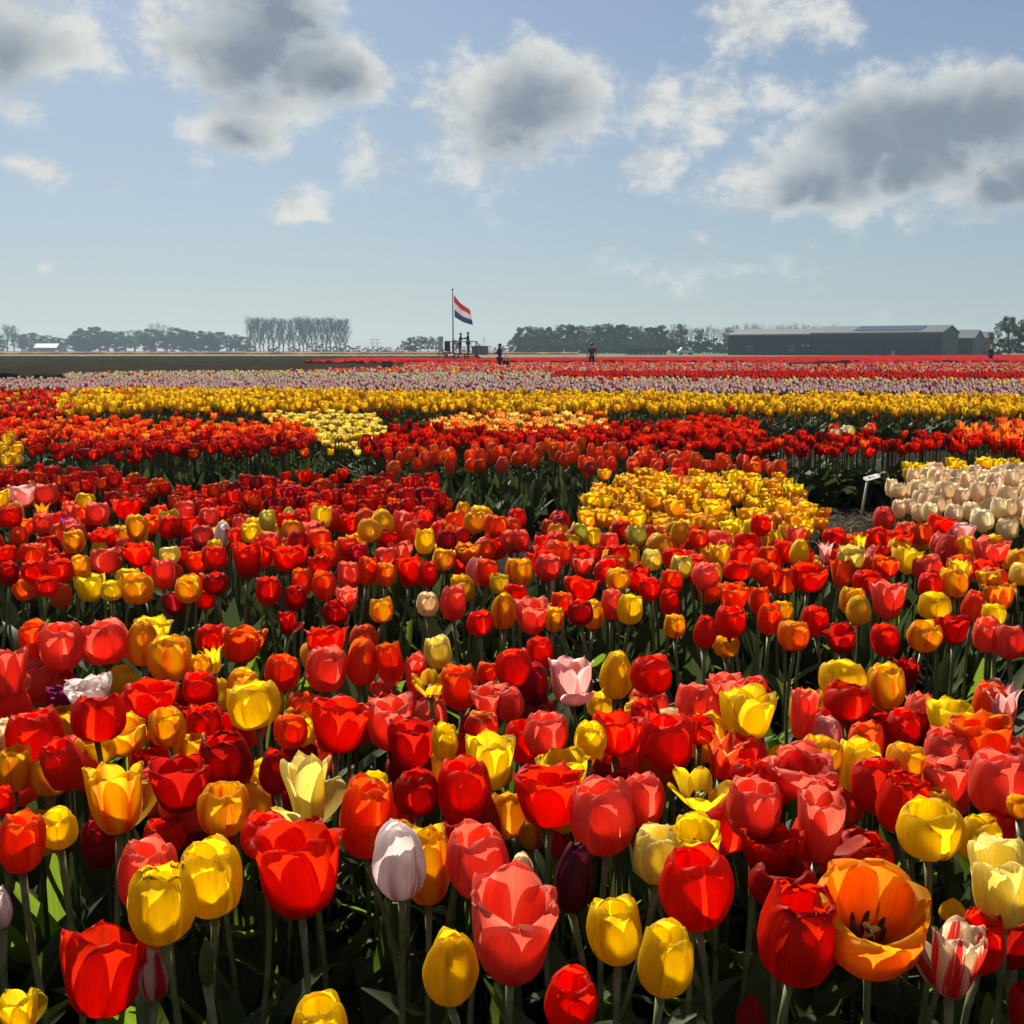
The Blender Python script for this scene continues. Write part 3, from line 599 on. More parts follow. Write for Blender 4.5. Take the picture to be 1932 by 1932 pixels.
def scatter(poly, dens, rs):
    """plants in slightly wandering rows inside a world polygon"""
    P = np.array(poly); ctr = P.mean(0); ca, sa = math.cos(ROW), math.sin(ROW)
    Q = (P - ctr) @ np.array([[ca, -sa], [sa, ca]])
    lo, hi = Q.min(0), Q.max(0); st = 1 / math.sqrt(dens)
    gx, gy = np.meshgrid(np.arange(lo[0], hi[0], st), np.arange(lo[1], hi[1], st))
    g = np.stack((gx.ravel(), gy.ravel()), -1) + rs.uniform(-.42, .42, (gx.size, 2)) * st
    w = g @ np.array([[ca, sa], [-sa, ca]]) + ctr
    return w[inside(poly, w[:, 0], w[:, 1])]
def instance(protos, which, pos, yaw, tx, ty, sw, sh):
    """numpy copies of small prototypes: returns verts, faces, prototype t-values, owner index"""
    Vo, Fo, To, Ow = [], [], [], []; base = 0
    for k, (V, Fq, *T) in enumerate(protos):
        idx = np.where(which == k)[0]
        if not len(idx): continue
        X = V[None, :, 0] * sw[idx, None]; Y = V[None, :, 1] * sw[idx, None]; Z = V[None, :, 2] * sh[idx, None]
        c, s = np.cos(yaw[idx])[:, None], np.sin(yaw[idx])[:, None]
        X, Y = X * c - Y * s, X * s + Y * c
        X2 = X + Z * tx[idx, None]; Y2 = Y + Z * ty[idx, None]
        Z2 = Z - X * tx[idx, None] - Y * ty[idx, None]
        A = np.stack((X2, Y2, Z2), -1) + pos[idx, None, :]
        n = V.shape[0]; m = len(idx)
        Vo.append(A.reshape(-1, 3)); Fo.append((Fq[None] + (np.arange(m) * n)[:, None, None] + base).reshape(-1, 4)); base += m * n
        To.append(np.tile(T[0][:, 1] if T else V[:, 2], m)); Ow.append(np.repeat(idx, n))
    return np.concatenate(Vo), np.concatenate(Fo), np.concatenate(To), np.concatenate(Ow)
# colour: main rgb, colour at the foot of the petal
BC = {'r': ((.74, .024, .006), (.6, .08, .02)), 'dr': ((.42, .010, .022), (.3, .02, .03)), 'or': ((.80, .12, .012), (.75, .22, .03)), 'o': ((.80, .22, .018), (.78, .30, .03)),
      'y': ((.84, .58, .014), (.74, .48, .02)), 'py': ((.74, .60, .13), (.68, .52, .06)), 'ya': ((.84, .47, .014), (.80, .35, .02)), 'cr': ((.86, .72, .52), (.82, .56, .30)),
      'w': ((.50, .50, .40), (.40, .44, .28)), 'pk': ((.56, .37, .36), (.50, .28, .28)), 'mg': ((.42, .045, .13), (.4, .06, .12)), 'co': ((.78, .13, .075), (.7, .2, .12)),
      'yo': ((.84, .36, .06), (.80, .16, .03)), 'pu': ((.22, .03, .12), (.2, .05, .1)), 'ol': ((.76, .10, .012), (.72, .2, .02))}
NTRI = [0]
def bed(name, label, poly_px, dens, zc, W, H, cols, forms='c', lod='mid', leaf=2, seed=1, var=.12, group='tulip beds', pts=None):
    rs = np.random.RandomState(seed)
    if pts is None: zc, W, H, dens = zc * .77, W * 1.03, H * 1.05, dens / 1.14      # the beds further off grow shorter
    poly = [tuple(at(px, py, zc))[:2] for px, py in poly_px] if pts is None else None
    xy = scatter(poly, dens, rs) if pts is None else pts
    sw_ = np.sin(xy[:, 0] * 1.9 + seed) * np.sin(xy[:, 1] * 2.3 + seed * 2) + .6 * np.sin(xy[:, 0] * .53 + xy[:, 1] * .9 + seed)   # patches of weaker growth
    keep = rs.rand(len(xy)) > np.clip(-.12 - .30 * sw_, 0, .45); xy = xy[keep] if pts is None else xy; sw_ = sw_[keep] if pts is None else sw_
    n = len(xy); jig = rs.normal(0, .030, n) + .022 * sw_
    Wv = W * rs.uniform(.74, 1.18, n); Hv = H * rs.uniform(.85, 1.15, n)
    zb = zc - H * .5 + jig
    pos = np.stack((xy[:, 0], xy[:, 1], zb), -1)
    names = list(cols); wts = np.array([cols[k] for k in names], float); wts /= wts.sum()
    # neighbours tend to be of one kind: pick by a smooth field plus chance
    ci = rs.choice(len(names), n, p=wts)
    mains = np.array([BC[k][0] for k in names])[ci]; feet = np.array([BC[k][1] for k in names])[ci]
    val = rs.normal(1, var, (n, 1)).clip(.8, 1.25); hue = rs.normal(1, var * .35, (n, 3)).clip(.8, 1.2)
    if lod == 'far': mains = mains * .66; feet = feet * .6                 # dimming put into the far petal colours to mute their backlit glow
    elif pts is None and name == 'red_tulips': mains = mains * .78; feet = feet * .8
    mains = (mains * val * hue).clip(0, .88); feet = (feet * val).clip(0, .88)
    if lod == 'far': protos = FARP
    else: protos = [p for f in forms for p in (MID if lod == 'mid' else LOW)[f]]
    which = rs.randint(0, len(protos), n); yaw = rs.uniform(0, 6.28, n); tx = rs.normal(0, .09, n); ty = rs.normal(0, .09, n)
    V, Fq, T, Ow = instance(protos, which, pos, yaw, tx, ty, Wv, Hv)
    t = np.clip((T - .05) / .35, 0, 1)[:, None]
    col = feet[Ow] * (1 - t) + mains[Ow] * t
    allV, allF, allC, mi = [V], [Fq], [col], [np.zeros(len(Fq), int)]; base = len(V)
    gp = np.stack((xy[:, 0], xy[:, 1], np.full(n, -.02)), -1); one = np.ones(n)
    if lod != 'far':
        V, Fq, T, Ow = instance([STEMP], np.zeros(n, int), gp, yaw, 0 * tx, 0 * ty, one * (1.0 if lod == 'mid' else 1.3), zb + .03)
        allV.append(V); allF.append(Fq + base); base += len(V); allC.append(np.tile((.07, .10, .035), (len(V), 1))); mi.append(np.ones(len(Fq), int))
    for k in range(leaf):
        lp = LEAFP if lod == 'mid' else LEAFQ
        ln = rs.uniform(.6, .92, n) * zc * (1.0 if lod != 'far' else .95)
        V, Fq, T, Ow = instance(lp, rs.randint(0, len(lp), n), gp, rs.uniform(0, 6.28, n), rs.normal(0, .1, n), rs.normal(0, .1, n), ln * (1.0 if lod == 'mid' else 1.5), ln)
        g = np.array((.050, .085, .030)) * rs.uniform(.6, 1.3, (n, 1)) * np.array([1, 1, 1]) + rs.uniform(0, .02, (n, 1)) * np.array((1, .6, 0))
        allV.append(V); allF.append(Fq + base); base += len(V); allC.append(g[Ow]); mi.append(np.ones(len(Fq), int))
    Fq = np.concatenate(allF); NTRI[0] += 2 * len(Fq)
    me = big_mesh(name, np.concatenate(allV), Fq, [MASS_PETAL, MASS_LEAF], np.concatenate(mi), np.concatenate(allC))
    return tag(obj(name, me), label, None, None, 'stuff')

RED = {'r': 8, 'or': 1.2, 'dr': .6}
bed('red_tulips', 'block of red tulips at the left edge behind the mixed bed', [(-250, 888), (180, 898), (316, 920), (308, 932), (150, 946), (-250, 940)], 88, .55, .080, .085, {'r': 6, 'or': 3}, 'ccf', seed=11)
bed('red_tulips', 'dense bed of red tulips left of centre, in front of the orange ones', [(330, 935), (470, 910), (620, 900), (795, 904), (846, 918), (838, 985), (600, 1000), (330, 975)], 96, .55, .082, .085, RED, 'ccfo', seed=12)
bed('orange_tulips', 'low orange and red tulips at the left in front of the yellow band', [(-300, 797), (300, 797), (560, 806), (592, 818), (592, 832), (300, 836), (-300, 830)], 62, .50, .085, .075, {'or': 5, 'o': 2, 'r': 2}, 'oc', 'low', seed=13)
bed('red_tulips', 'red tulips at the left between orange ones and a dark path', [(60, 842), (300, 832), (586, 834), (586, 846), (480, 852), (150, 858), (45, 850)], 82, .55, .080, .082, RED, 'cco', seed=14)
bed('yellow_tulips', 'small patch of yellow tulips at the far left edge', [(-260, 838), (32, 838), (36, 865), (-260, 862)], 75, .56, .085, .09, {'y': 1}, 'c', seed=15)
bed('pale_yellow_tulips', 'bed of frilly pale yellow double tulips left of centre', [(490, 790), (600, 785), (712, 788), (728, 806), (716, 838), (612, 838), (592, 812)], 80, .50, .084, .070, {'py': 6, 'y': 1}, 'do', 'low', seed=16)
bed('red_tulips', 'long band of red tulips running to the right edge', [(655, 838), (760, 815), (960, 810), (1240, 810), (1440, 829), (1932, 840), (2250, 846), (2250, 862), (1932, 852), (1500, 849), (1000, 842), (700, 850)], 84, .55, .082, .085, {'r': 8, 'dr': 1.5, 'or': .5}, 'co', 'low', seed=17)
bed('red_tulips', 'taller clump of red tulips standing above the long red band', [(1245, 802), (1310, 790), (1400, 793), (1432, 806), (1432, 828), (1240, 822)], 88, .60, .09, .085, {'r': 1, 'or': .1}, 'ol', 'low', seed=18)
bed('orange_yellow_tulips', 'bed of orange and yellow pointed tulips at the centre', [(812, 796), (930, 784), (1090, 786), (1142, 798), (1146, 816), (825, 816)], 84, .57, .09, .095, {'yo': 5, 'o': 2, 'py': 2}, 'ld', 'low', seed=19)
bed('orange_red_tulips', 'scattered tall orange-red tulips over bare stems, centre right', [(715, 870), (800, 854), (1100, 848), (1480, 876), (1500, 897), (1300, 894), (1000, 882), (740, 886)], 46, .57, .080, .098, {'or': 6, 'co': 1.5, 'o': 3, 'r': .5}, 'ec', leaf=3, seed=20)
bed('yellow_orange_tulips', 'bed of ruffled yellow and orange double tulips right of centre', [(1095, 950), (1140, 910), (1270, 903), (1480, 915), (1552, 955), (1558, 1000), (1500, 1022), (1300, 1018), (1110, 1003)], 95, .54, .085, .078, {'y': 4, 'ya': 5, 'yo': 1}, 'do', leaf=2, seed=21)
bed('cream_tulips', 'bed of peach cream tulips at the right edge by the plant label', [(1675, 915), (1760, 893), (1932, 890), (2250, 893), (2300, 985), (1932, 985), (1695, 965)], 78, .55, .090, .10, {'cr': 1}, 'ccf', leaf=3, seed=22, var=.06)
bed('yellow_tulips', 'yellow tulips behind the cream bed at the right edge', [(1690, 890), (1720, 877), (1932, 872), (2250, 875), (2250, 890), (1932, 892), (1690, 905)], 58, .55, .085, .09, {'y': 1}, 'co', seed=23)
bed('cream_and_orange_tulips', 'few cream and orange tulips alone before the yellow band, right', [(1560, 809), (1660, 808), (1662, 818), (1556, 818)], 26, .60, .095, .10, {'py': 2, 'cr': 1, 'or': 1.2}, 'c', leaf=2, seed=24)
bed('orange_lily_tulips', 'orange-red pointed tulips at the right edge below the yellow band', [(1770, 822), (1850, 802), (1932, 795), (2250, 795), (2250, 832), (1932, 832)], 62, .60, .105, .10, {'ol': 5, 'o': 1}, 'l', seed=25)
bed('yellow_tulips', 'long band of tall yellow tulips across the whole field', [(95, 757), (140, 742), (400, 737), (900, 742), (1932, 755), (2350, 762), (2350, 782), (1932, 775), (1400, 773), (900, 771), (400, 768), (130, 772)], 56, .58, .100, .115, {'y': 1}, 'ce', 'low', leaf=2, seed=26, var=.09)
bed('red_tulips', 'red tulips mixed into the left end of the yellow band', [(-320, 742), (90, 740), (380, 736), (150, 770), (90, 782), (-320, 778)], 55, .54, .085, .09, {'r': 5, 'co': 2, 'or': 1, 'y': .5}, 'co', 'low', leaf=2, seed=27)
bed('red_tulips', 'low red tulips showing between the stems of the yellow band', [(300, 782), (900, 786), (1932, 790), (2300, 794), (2300, 798), (1932, 794), (900, 790), (300, 787)], 16, .42, .07, .08, {'or': 1, 'r': 1, 'y': .6}, 'c', 'low', leaf=2, seed=28)
bed('pink_tulips', 'wide band of pale pink tulips beyond the yellow ones', [(-350, 716), (500, 716), (1000, 719), (1932, 727), (2350, 730), (2350, 750), (1932, 747), (900, 737), (-350, 736)], 40, .50, .085, .09, {'pk': 9, 'mg': .5, 'w': .5}, 'c', 'far', leaf=1, seed=29, var=.10)
bed('white_tulips', 'band of greenish white tulips left of centre beyond the pink', [(120, 707), (400, 703), (1045, 706), (1045, 718), (600, 717), (120, 715)], 34, .50, .09, .09, {'w': 7, 'py': 1, 'r': .7, 'o': .5, 'pu': .6}, 'c', 'far', leaf=1, seed=30)
bed('white_and_yellow_tulips', 'band of white, yellow and red tulips at the right beyond the pink', [(1040, 715), (1932, 720), (2350, 723), (2350, 731), (1932, 728), (1040, 720)], 34, .50, .09, .10, {'w': 5, 'py': 3, 'r': 1.5, 'or': .6, 'pu': .6}, 'c', 'far', leaf=1, seed=31)
bed('yellow_tulips', 'far patch of yellow tulips at the right edge', [(1850, 722), (2350, 726), (2350, 734), (1850, 730)], 36, .50, .09, .10, {'y': 1, 'py': .5}, 'c', 'far', leaf=1, seed=32)
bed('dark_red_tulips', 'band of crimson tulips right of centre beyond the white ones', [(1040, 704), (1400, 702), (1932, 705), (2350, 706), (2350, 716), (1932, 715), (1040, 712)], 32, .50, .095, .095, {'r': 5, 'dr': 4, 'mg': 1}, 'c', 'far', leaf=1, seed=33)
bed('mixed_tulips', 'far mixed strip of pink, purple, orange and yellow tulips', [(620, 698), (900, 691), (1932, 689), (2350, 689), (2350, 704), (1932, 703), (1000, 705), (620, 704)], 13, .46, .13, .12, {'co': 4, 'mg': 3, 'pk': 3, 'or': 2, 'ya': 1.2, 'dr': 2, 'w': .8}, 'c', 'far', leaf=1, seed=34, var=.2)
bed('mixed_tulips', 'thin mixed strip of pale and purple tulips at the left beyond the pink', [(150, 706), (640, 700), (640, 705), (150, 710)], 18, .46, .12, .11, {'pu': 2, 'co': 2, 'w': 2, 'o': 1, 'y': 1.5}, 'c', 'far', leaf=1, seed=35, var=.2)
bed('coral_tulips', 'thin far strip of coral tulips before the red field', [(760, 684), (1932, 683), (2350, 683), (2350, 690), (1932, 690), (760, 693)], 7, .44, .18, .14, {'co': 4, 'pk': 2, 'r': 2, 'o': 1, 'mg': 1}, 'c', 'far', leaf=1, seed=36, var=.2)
# the rest of the two mixed beds in front: smaller or half hidden tulips
rsx = np.random.RandomState(77); pts = []
CM = {'R': 'r', 'D': 'dr', 'O': 'or', 'E': 'or', 'C': 'co', 'Y': 'y', 'P': 'py', 'A': 'ya', 'N': 'o', 'L': 'cr', 'W': 'pk', 'K': 'pk', 'M': 'dr', 'V': 'mg', 'S': 'cr', 'G': 'py'}
for t in EXTRA: pts.append(tuple(place(t)[0])[:2])
back = [tuple(at(px, py, .47))[:2] for px, py in [(-150, 960), (200, 970), (700, 990), (1300, 1010), (1932, 1020), (2080, 1060), (2080, 1110), (1500, 1100), (900, 1080), (400, 1060), (-150, 1055)]]
pts = np.concatenate((np.array(pts), scatter(back, 36, rsx)))
bed('mixed_tulips', 'half hidden red, coral and yellow tulips filling the second mixed bed', None, 0, .48, .084, .088, {'r': 5, 'co': 3, 'or': 3, 'y': 2.2, 'ya': 2, 'dr': 1, 'py': .6}, 'cceo', 'mid', leaf=3, seed=40, pts=pts)
front = [tuple(at(px, py, .42))[:2] for px, py in [(-150, 1290), (500, 1305), (1200, 1330), (2080, 1400), (2080, 1650), (1200, 1620), (500, 1600), (-150, 1590)]]
pts = scatter(front, 64, rsx)
bed('mixed_tulips', 'low shaded tulips deep among the stems of the nearest bed', None, 0, .43, .080, .088, {'r': 5, 'co': 3, 'or': 3, 'ya': 2.5, 'dr': 1.5, 'y': 1}, 'cce', 'mid', leaf=3, seed=41, pts=pts)

for sd, lab in ((-1, 'mixed tulips where the two near beds run on past the left edge'), (1, 'mixed tulips where the two near beds run on past the right edge')):
    P = []
    for poly in ([(-.10, 2.45), (-.10, 1.05), (-.95, 1.05), (-.95, 2.45)], [(-.10, 4.6), (-.10, 3.0), (-1.5, 3.0), (-1.5, 4.6)]):
        w = [(sd * (abs(ex) + .50 * yy * .98), yy) for ex, yy in poly]; P.append(scatter(w, 55, rsx))
    bed('mixed_tulips', lab, None, 0, .48, .080, .086, {'r': 5, 'co': 3, 'or': 3, 'y': 2.2, 'ya': 2, 'dr': 1, 'py': .6}, 'cceo', 'mid', leaf=3, seed=60 + sd, pts=np.concatenate(P))
MASS_MATTE = mass_mat('far_crop', 0.3, 0.9); MASS_MATTE.node_tree.nodes['Principled BSDF'].inputs['Specular IOR Level'].default_value = 0.0
# far red field and the cropped field at the left: too far to tell plants apart, so bumpy rows
def crop_rows(name, label, x0, x1, y0, y1, zt, c1, c2, skew, nx, ny, seed, slope=0.0):   # slope: how the far edge recedes to the right
    rs = np.random.RandomState(seed); xs = np.linspace(x0, x1, nx); ys = y0 + (y1 - y0) * np.linspace(0, 1, ny) ** 1.5
    X, Y = np.meshgrid(xs, ys); Z = zt * (.72 + .5 * rs.rand(*X.shape)); Z[0] = 0; Z[-1] = 0
    Z *= np.where(rs.rand(*X.shape) < .12, .6, 1); Y = Y - skew * X + (Y - y0) / (y1 - y0) * slope * np.maximum(X, 0)
    k = rs.rand(nx * ny, 1); col = np.array(c1) * k + np.array(c2) * (1 - k); col = col * rs.uniform(.7, 1.25, (nx * ny, 1))
    i = (np.arange(ny - 1)[:, None] * nx + np.arange(nx - 1)[None]).ravel(); Fq = np.stack((i, i + 1, i + 1 + nx, i + nx), -1)
    NTRI[0] += 2 * len(Fq)
    tag(obj(name, big_mesh(name, np.stack((X, Y, Z), -1).reshape(-1, 3), Fq, [MASS_MATTE], None, col.clip(0, .85), smooth=False)), label, None, None, 'stuff')
crop_rows('red_tulip_field', 'far red tulip field stretching in front of the barn', -14, 105, 74, 106, .48, (.48, .018, .018), (.40, .03, .025), .02, 420, 90, 5, .85)
crop_rows('cropped_field', 'dull brown-green field of headed tulips at the left', -110, -6, 42, 180, .30, (.050, .040, .034), (.036, .042, .027), .0, 300, 110, 6)
crop_rows('orange_tulip_strip', 'thin far orange strip below the left tree line', -320, 20, 332, 368, .5, (.62, .26, .10), (.5, .3, .14), 0, 160, 24, 8)
crop_rows('red_brown_strip', 'far reddish strip along the foot of the left trees', -380, 60, 440, 560, .6, (.30, .10, .08), (.2, .12, .08), 0, 120, 16, 9)

# ------------------------------------------------------------------ trees
BARK = simple('bark', (0.075, 0.062, 0.050), 0.9, vary=.3, scale=3)
TWIG = simple('twigs', (0.095, 0.080, 0.065), 0.9, vary=.2, scale=3)
def foliage(name, c):
    m, nt = new_mat(name); g = nd(nt, 'ShaderNodeNewGeometry'); oi = nd(nt, 'ShaderNodeObjectInfo')
    n = noise(nt, g.outputs['Position'], 0.9, 3.0)
    k = math_(nt, 'MULTIPLY', mapr(nt, n, .3, .7, .65, 1.35), mapr(nt, oi.outputs['Random'], 0, 1, .8, 1.2))
    col = mixc(nt, 1.0, c, k, 'MULTIPLY'); thin_surface(nt, col, col, .3, .7, None, .1); return m
FOL_D = foliage('foliage_dark', (0.040, 0.055, 0.030)); FOL_G = foliage('foliage_green', (0.060, 0.085, 0.028)); FOL_B = foliage('foliage_budding', (0.085, 0.080, 0.045))
def grow(rs, p, d, ln, r, depth, mb, twigs, spread, up):
    """recursive limbs; the thinnest go to the crown"""
    pts = [p]; q = p.copy(); dd = d.copy()
    for i in range(3):
        dd = (dd + Vector((rs.uniform(-1, 1), rs.uniform(-1, 1), rs.uniform(-.6, 1) * .6)) * .13 + Vector((0, 0, up))).normalized(); q = q + dd * (ln / 3); pts.append(q.copy())
    (mb if depth > 2 else twigs).tube(pts, [r, r * .86, r * .72, r * .58], 5 if depth > 2 else 3, False)
    if depth == 0: return
    for i in range(rs.choice((2, 3, 3)) if depth > 1 else 3):
        a = rs.uniform(0, 6.28); tl = rs.uniform(.5, 1) * spread
        side = dd.cross(Vector((math.cos(a), math.sin(a), .2))).normalized()
        nd_ = (dd * math.cos(tl) + side * math.sin(tl)).normalized()
        grow(rs, pts[rs.choice((2, 3, 3))], nd_, ln * rs.uniform(.58, .8), r * .55, depth - 1, mb, twigs, spread, up)
def bare_tree(seed, spread=.62, up=.10, h=1.0):
    rs = random.Random(seed); mb, tw = MB(), MB()
    top = Vector((rs.uniform(-.03, .03), rs.uniform(-.03, .03), .30)); mb.tube([(0, 0, -.02), top * .5, top], [.028, .022, .018], 7, False)
    for i in range(4):
        a = i * 1.57 + rs.uniform(-.4, .4); d = Vector((math.cos(a) * .6, math.sin(a) * .6, 1)).normalized()
        grow(rs, top * rs.uniform(.85, 1), d, .27, .014, 4, mb, tw, spread, up)
    return mb.mesh('trunk', BARK, True), tw.mesh('crown', TWIG)
def poplar(seed):
    rs = random.Random(seed); mb, tw = MB(), MB(); pts = [Vector((rs.uniform(-.012, .012) * i, rs.uniform(-.012, .012) * i, i / 8 - .01)) for i in range(9)]
    mb.tube(pts, [.017 * (1 - i / 9.5) + .002 for i in range(9)], 6, False)
    for i in range(62):
        t = rs.uniform(.14, .98); k = t * 8; b = pts[int(k)].lerp(pts[min(int(k) + 1, 8)], k % 1); a = rs.uniform(0, 6.28)
        ln = (.20 * math.sin(math.pi * min(1, t * .85 + .12)) + .05) * rs.uniform(.7, 1.2)
        d = Vector((math.cos(a) * .55, math.sin(a) * .55, 1)).normalized()
        grow(rs, b, d, ln, .006, 2 if i % 3 else 1, tw, tw, .42, .16)
    return mb.mesh('trunk', BARK, True), tw.mesh('crown', TWIG)
def leafy_tree(seed, mat, nclump=44, per=64, low=.10, wide=.36, leafs=.030):
    rs = random.Random(seed); mb = MB(); top = Vector((0, 0, .35)); mb.tube([(0, 0, -.02), (0, 0, .2), top], [.03, .024, .018], 7, False); V, Fq = [], []
    for i in range(nclump):
        a = rs.uniform(0, 6.28); z = rs.uniform(low, .95); rad = wide * math.sqrt(max(.05, 1 - ((z - .5) / .55) ** 2)) * math.sqrt(rs.uniform(.05, 1))
        c = Vector((rad * math.cos(a), rad * math.sin(a), z)); cr = rs.uniform(.05, .115)
        if i % 2 == 0: mb.tube([top * rs.uniform(.5, 1), (top + c) * .5 + Vector((0, 0, .03)), c], [.010, .007, .003], 4, False)
        for k in range(per):
            while True:
                o = Vector((rs.uniform(-1, 1), rs.uniform(-1, 1), rs.uniform(-1, 1)))
                if o.length < 1: break
            p = c + Vector((o.x * cr * 1.2, o.y * cr * 1.2, o.z * cr * .8)); n1 = Vector((rs.uniform(-1, 1), rs.uniform(-1, 1), rs.uniform(-1, 1))).normalized()
            n2 = n1.cross(Vector((rs.uniform(-1, 1), rs.uniform(-1, 1), .3))).normalized(); s = leafs * rs.uniform(.6, 1.3); b = len(V)
            V += [p - n1 * s, p + n2 * s * .7, p + n1 * s, p - n2 * s * .7]; Fq.append((b, b + 1, b + 2, b + 3))
    return mb.mesh('trunk', BARK, True), mesh('crown', V, Fq, [mat])
BARE = [bare_tree(s) for s in (3, 8, 15, 21)]; POP = [poplar(s) for s in (1, 2, 3, 4, 5)]
LEAFY = [leafy_tree(s, FOL_D) for s in (1, 2, 3, 4)]; HALF = [leafy_tree(s, FOL_B, 36, 52, .16, .32, .022) for s in (6, 7, 8)]
GREEN = [leafy_tree(s, FOL_G, 50, 100, .08, .42, .020) for s in (11, 12)]
SHRUB = [leafy_tree(s, FOL_D, 22, 50, .05, .55, .05) for s in (31, 32)]
ORD = ['leftmost', 'second', 'third', 'fourth', 'fifth', 'sixth', 'seventh', 'eighth', 'ninth', 'tenth', 'eleventh', 'twelfth', 'thirteenth', 'fourteenth', 'fifteenth', 'sixteenth', 'seventeenth',
       'eighteenth', 'nineteenth', 'twentieth', 'twenty-first', 'twenty-second', 'twenty-third', 'twenty-fourth', 'twenty-fifth', 'twenty-sixth', 'twenty-seventh', 'twenty-eighth', 'twenty-ninth', 'thirtieth',
       'thirty-first', 'thirty-second', 'thirty-third', 'thirty-fourth', 'thirty-fifth', 'thirty-sixth', 'thirty-seventh', 'thirty-eighth', 'thirty-ninth', 'fortieth', 'forty-first', 'forty-second', 'forty-third', 'forty-fourth', 'forty-fifth', 'forty-sixth']
def tree(kind, px, top, dist, label, group, name='tree', wide=1.0, rs=rnd):
    tr, cr = kind[rs.randrange(len(kind))]; h = 1.2 + (661 - top) / F * dist; o = empty(name, atd(px, dist, -.05), rs.uniform(0, 6.28))
    w = h * wide; obj('trunk', tr, o, scale=(w, w, h)); obj('crown', cr, o, scale=(w, w, h))
    tag(o, label, 'tree' if name != 'shrub' else 'shrub', group); return o
def nth(i, what): return (ORD[i] + ' ' + what) if i == 0 else (ORD[i] + ' ' + what.replace(' in ', ' from the left in ', 1) if ' in ' in what else ORD[i] + ' from the left: ' + what)
def row(items, kinds, dist, what, group, wide=1.0, name='tree', jd=0.0):
    for i, (px, top) in enumerate(sorted(items)):
        tree(kinds[rnd.randrange(len(kinds))] if isinstance(kinds, list) and isinstance(kinds[0], list) else kinds, px, top, dist + rnd.uniform(-jd, jd), nth(i, what), group, name, wide)
row([(478 + i * 8.9 + rnd.uniform(-1.6, 1.6), 609 + rnd.uniform(-2, 3)) for i in range(21)], POP, 700, 'tall bare poplar in the straight row', 'row of bare poplars', 1.15)
row([(24, 620), (37, 620)], POP, 800, 'slim dark poplar in the pair at the far left edge', 'poplar pair', 1.3)
row([(4, 632), (52, 628), (66, 629), (82, 632), (98, 634), (114, 637), (130, 638)], [LEAFY, HALF], 820, 'low hazy tree in the far clump above the pale-roofed building', 'far left trees', 1.7, jd=15)
row([(150, 634), (163, 622), (178, 618), (196, 622), (212, 624), (228, 627), (245, 625), (262, 623), (280, 624), (296, 620), (322, 624), (338, 620), (352, 624), (368, 628), (384, 624), (400, 627), (418, 627), (434, 630), (450, 632), (466, 637)], [LEAFY, LEAFY, HALF], 760, 'dark tree in the copse left of the poplars', 'copse left of the poplars', 1.55, jd=20)
tree(BARE, 300, 607, 770, 'bare round-crowned tree rising above the copse at the left', None, wide=.95); tree(BARE, 318, 611, 775, 'smaller bare tree beside the round-crowned one above the left copse', None, wide=.9)
row([(480, 649), (520, 651), (560, 652), (596, 648), (616, 650), (640, 651), (655, 649), (676, 653), (696, 654), (716, 652), (736, 655)], SHRUB, 690, 'low shrub in the hedge under the poplars', 'hedge under the poplars', 1.6, 'shrub')
row([(766, 642), (780, 637), (795, 634), (810, 634), (824, 637)], [HALF, LEAFY], 480, 'rounded half-leafed tree in the clump left of the platform', 'clump left of the platform', 1.05)
row([(862, 641), (884, 640), (905, 648), (925, 651), (948, 652)], [BARE, HALF], 520, 'small thin tree in the far line behind the platform', 'far trees behind the platform', 1.0)
row([(755, 654), (842, 655), (880, 656), (912, 655), (940, 655), (958, 654)], SHRUB, 500, 'low shrub in the far hedge behind the platform', 'hedge behind the platform', 1.7, 'shrub')
W1 = [(976 + i * 14.2 + rnd.uniform(-4, 4), 614 + rnd.uniform(-2, 5) + (14 if i < 1 else 6 if i < 2 else 0)) for i in range(20)]
row(W1, [LEAFY, HALF, LEAFY], 450, 'dense tree in the wood behind the man in maroon', 'wood behind the man in maroon', 1.15, jd=18)
row([(966, 641), (1010, 616), (1052, 612), (1098, 613), (1150, 612), (1204, 611), (1246, 613)], BARE, 455, 'bare tree in the wood, its twigs standing above the leafy crowns', 'bare trees in the wood', .8)
row([(1266 + i * 9.5 + rnd.uniform(-2, 2), 613 + rnd.uniform(-2, 6)) for i in range(12)], [BARE, BARE, HALF], 430, 'bare tree in the thin wood just left of the barn', 'thin wood left of the barn', .72, jd=14)
row([(1385 + i * 15.5 + rnd.uniform(-4, 4), 610 + rnd.uniform(-2, 5) + (i > 12) * 3) for i in range(16)], BARE, 440, 'bare treetop in the line behind the barn roof', 'trees behind the barn', .8, jd=12)
row([(978 + i * 13, 641 + rnd.uniform(-5, 5)) for i in range(31)], SHRUB, 425, 'dark bush in the undergrowth at the foot of the wood', 'undergrowth of the wood', 1.5, 'shrub', jd=8)
tree(GREEN, 1893, 599, 235, 'tall green tree with an uneven crown right of the sheds', None, wide=.85); tree(GREEN, 1938, 603, 225, 'broad dark green tree cut by the right edge', None, wide=1.1)
tree(GREEN, 1990, 606, 230, 'green tree just beyond the right edge', None, wide=1.0); tree(HALF, 1862, 627, 240, 'low brownish half-leafed tree against the smallest shed', None, wide=1.0)
tree(SHRUB, 1880, 640, 228, 'brown-green bush below the tall tree at the right', None, 'shrub', 1.0); tree(SHRUB, 1925, 642, 222, 'dark bush at the foot of the right edge tree', None, 'shrub', 1.3)

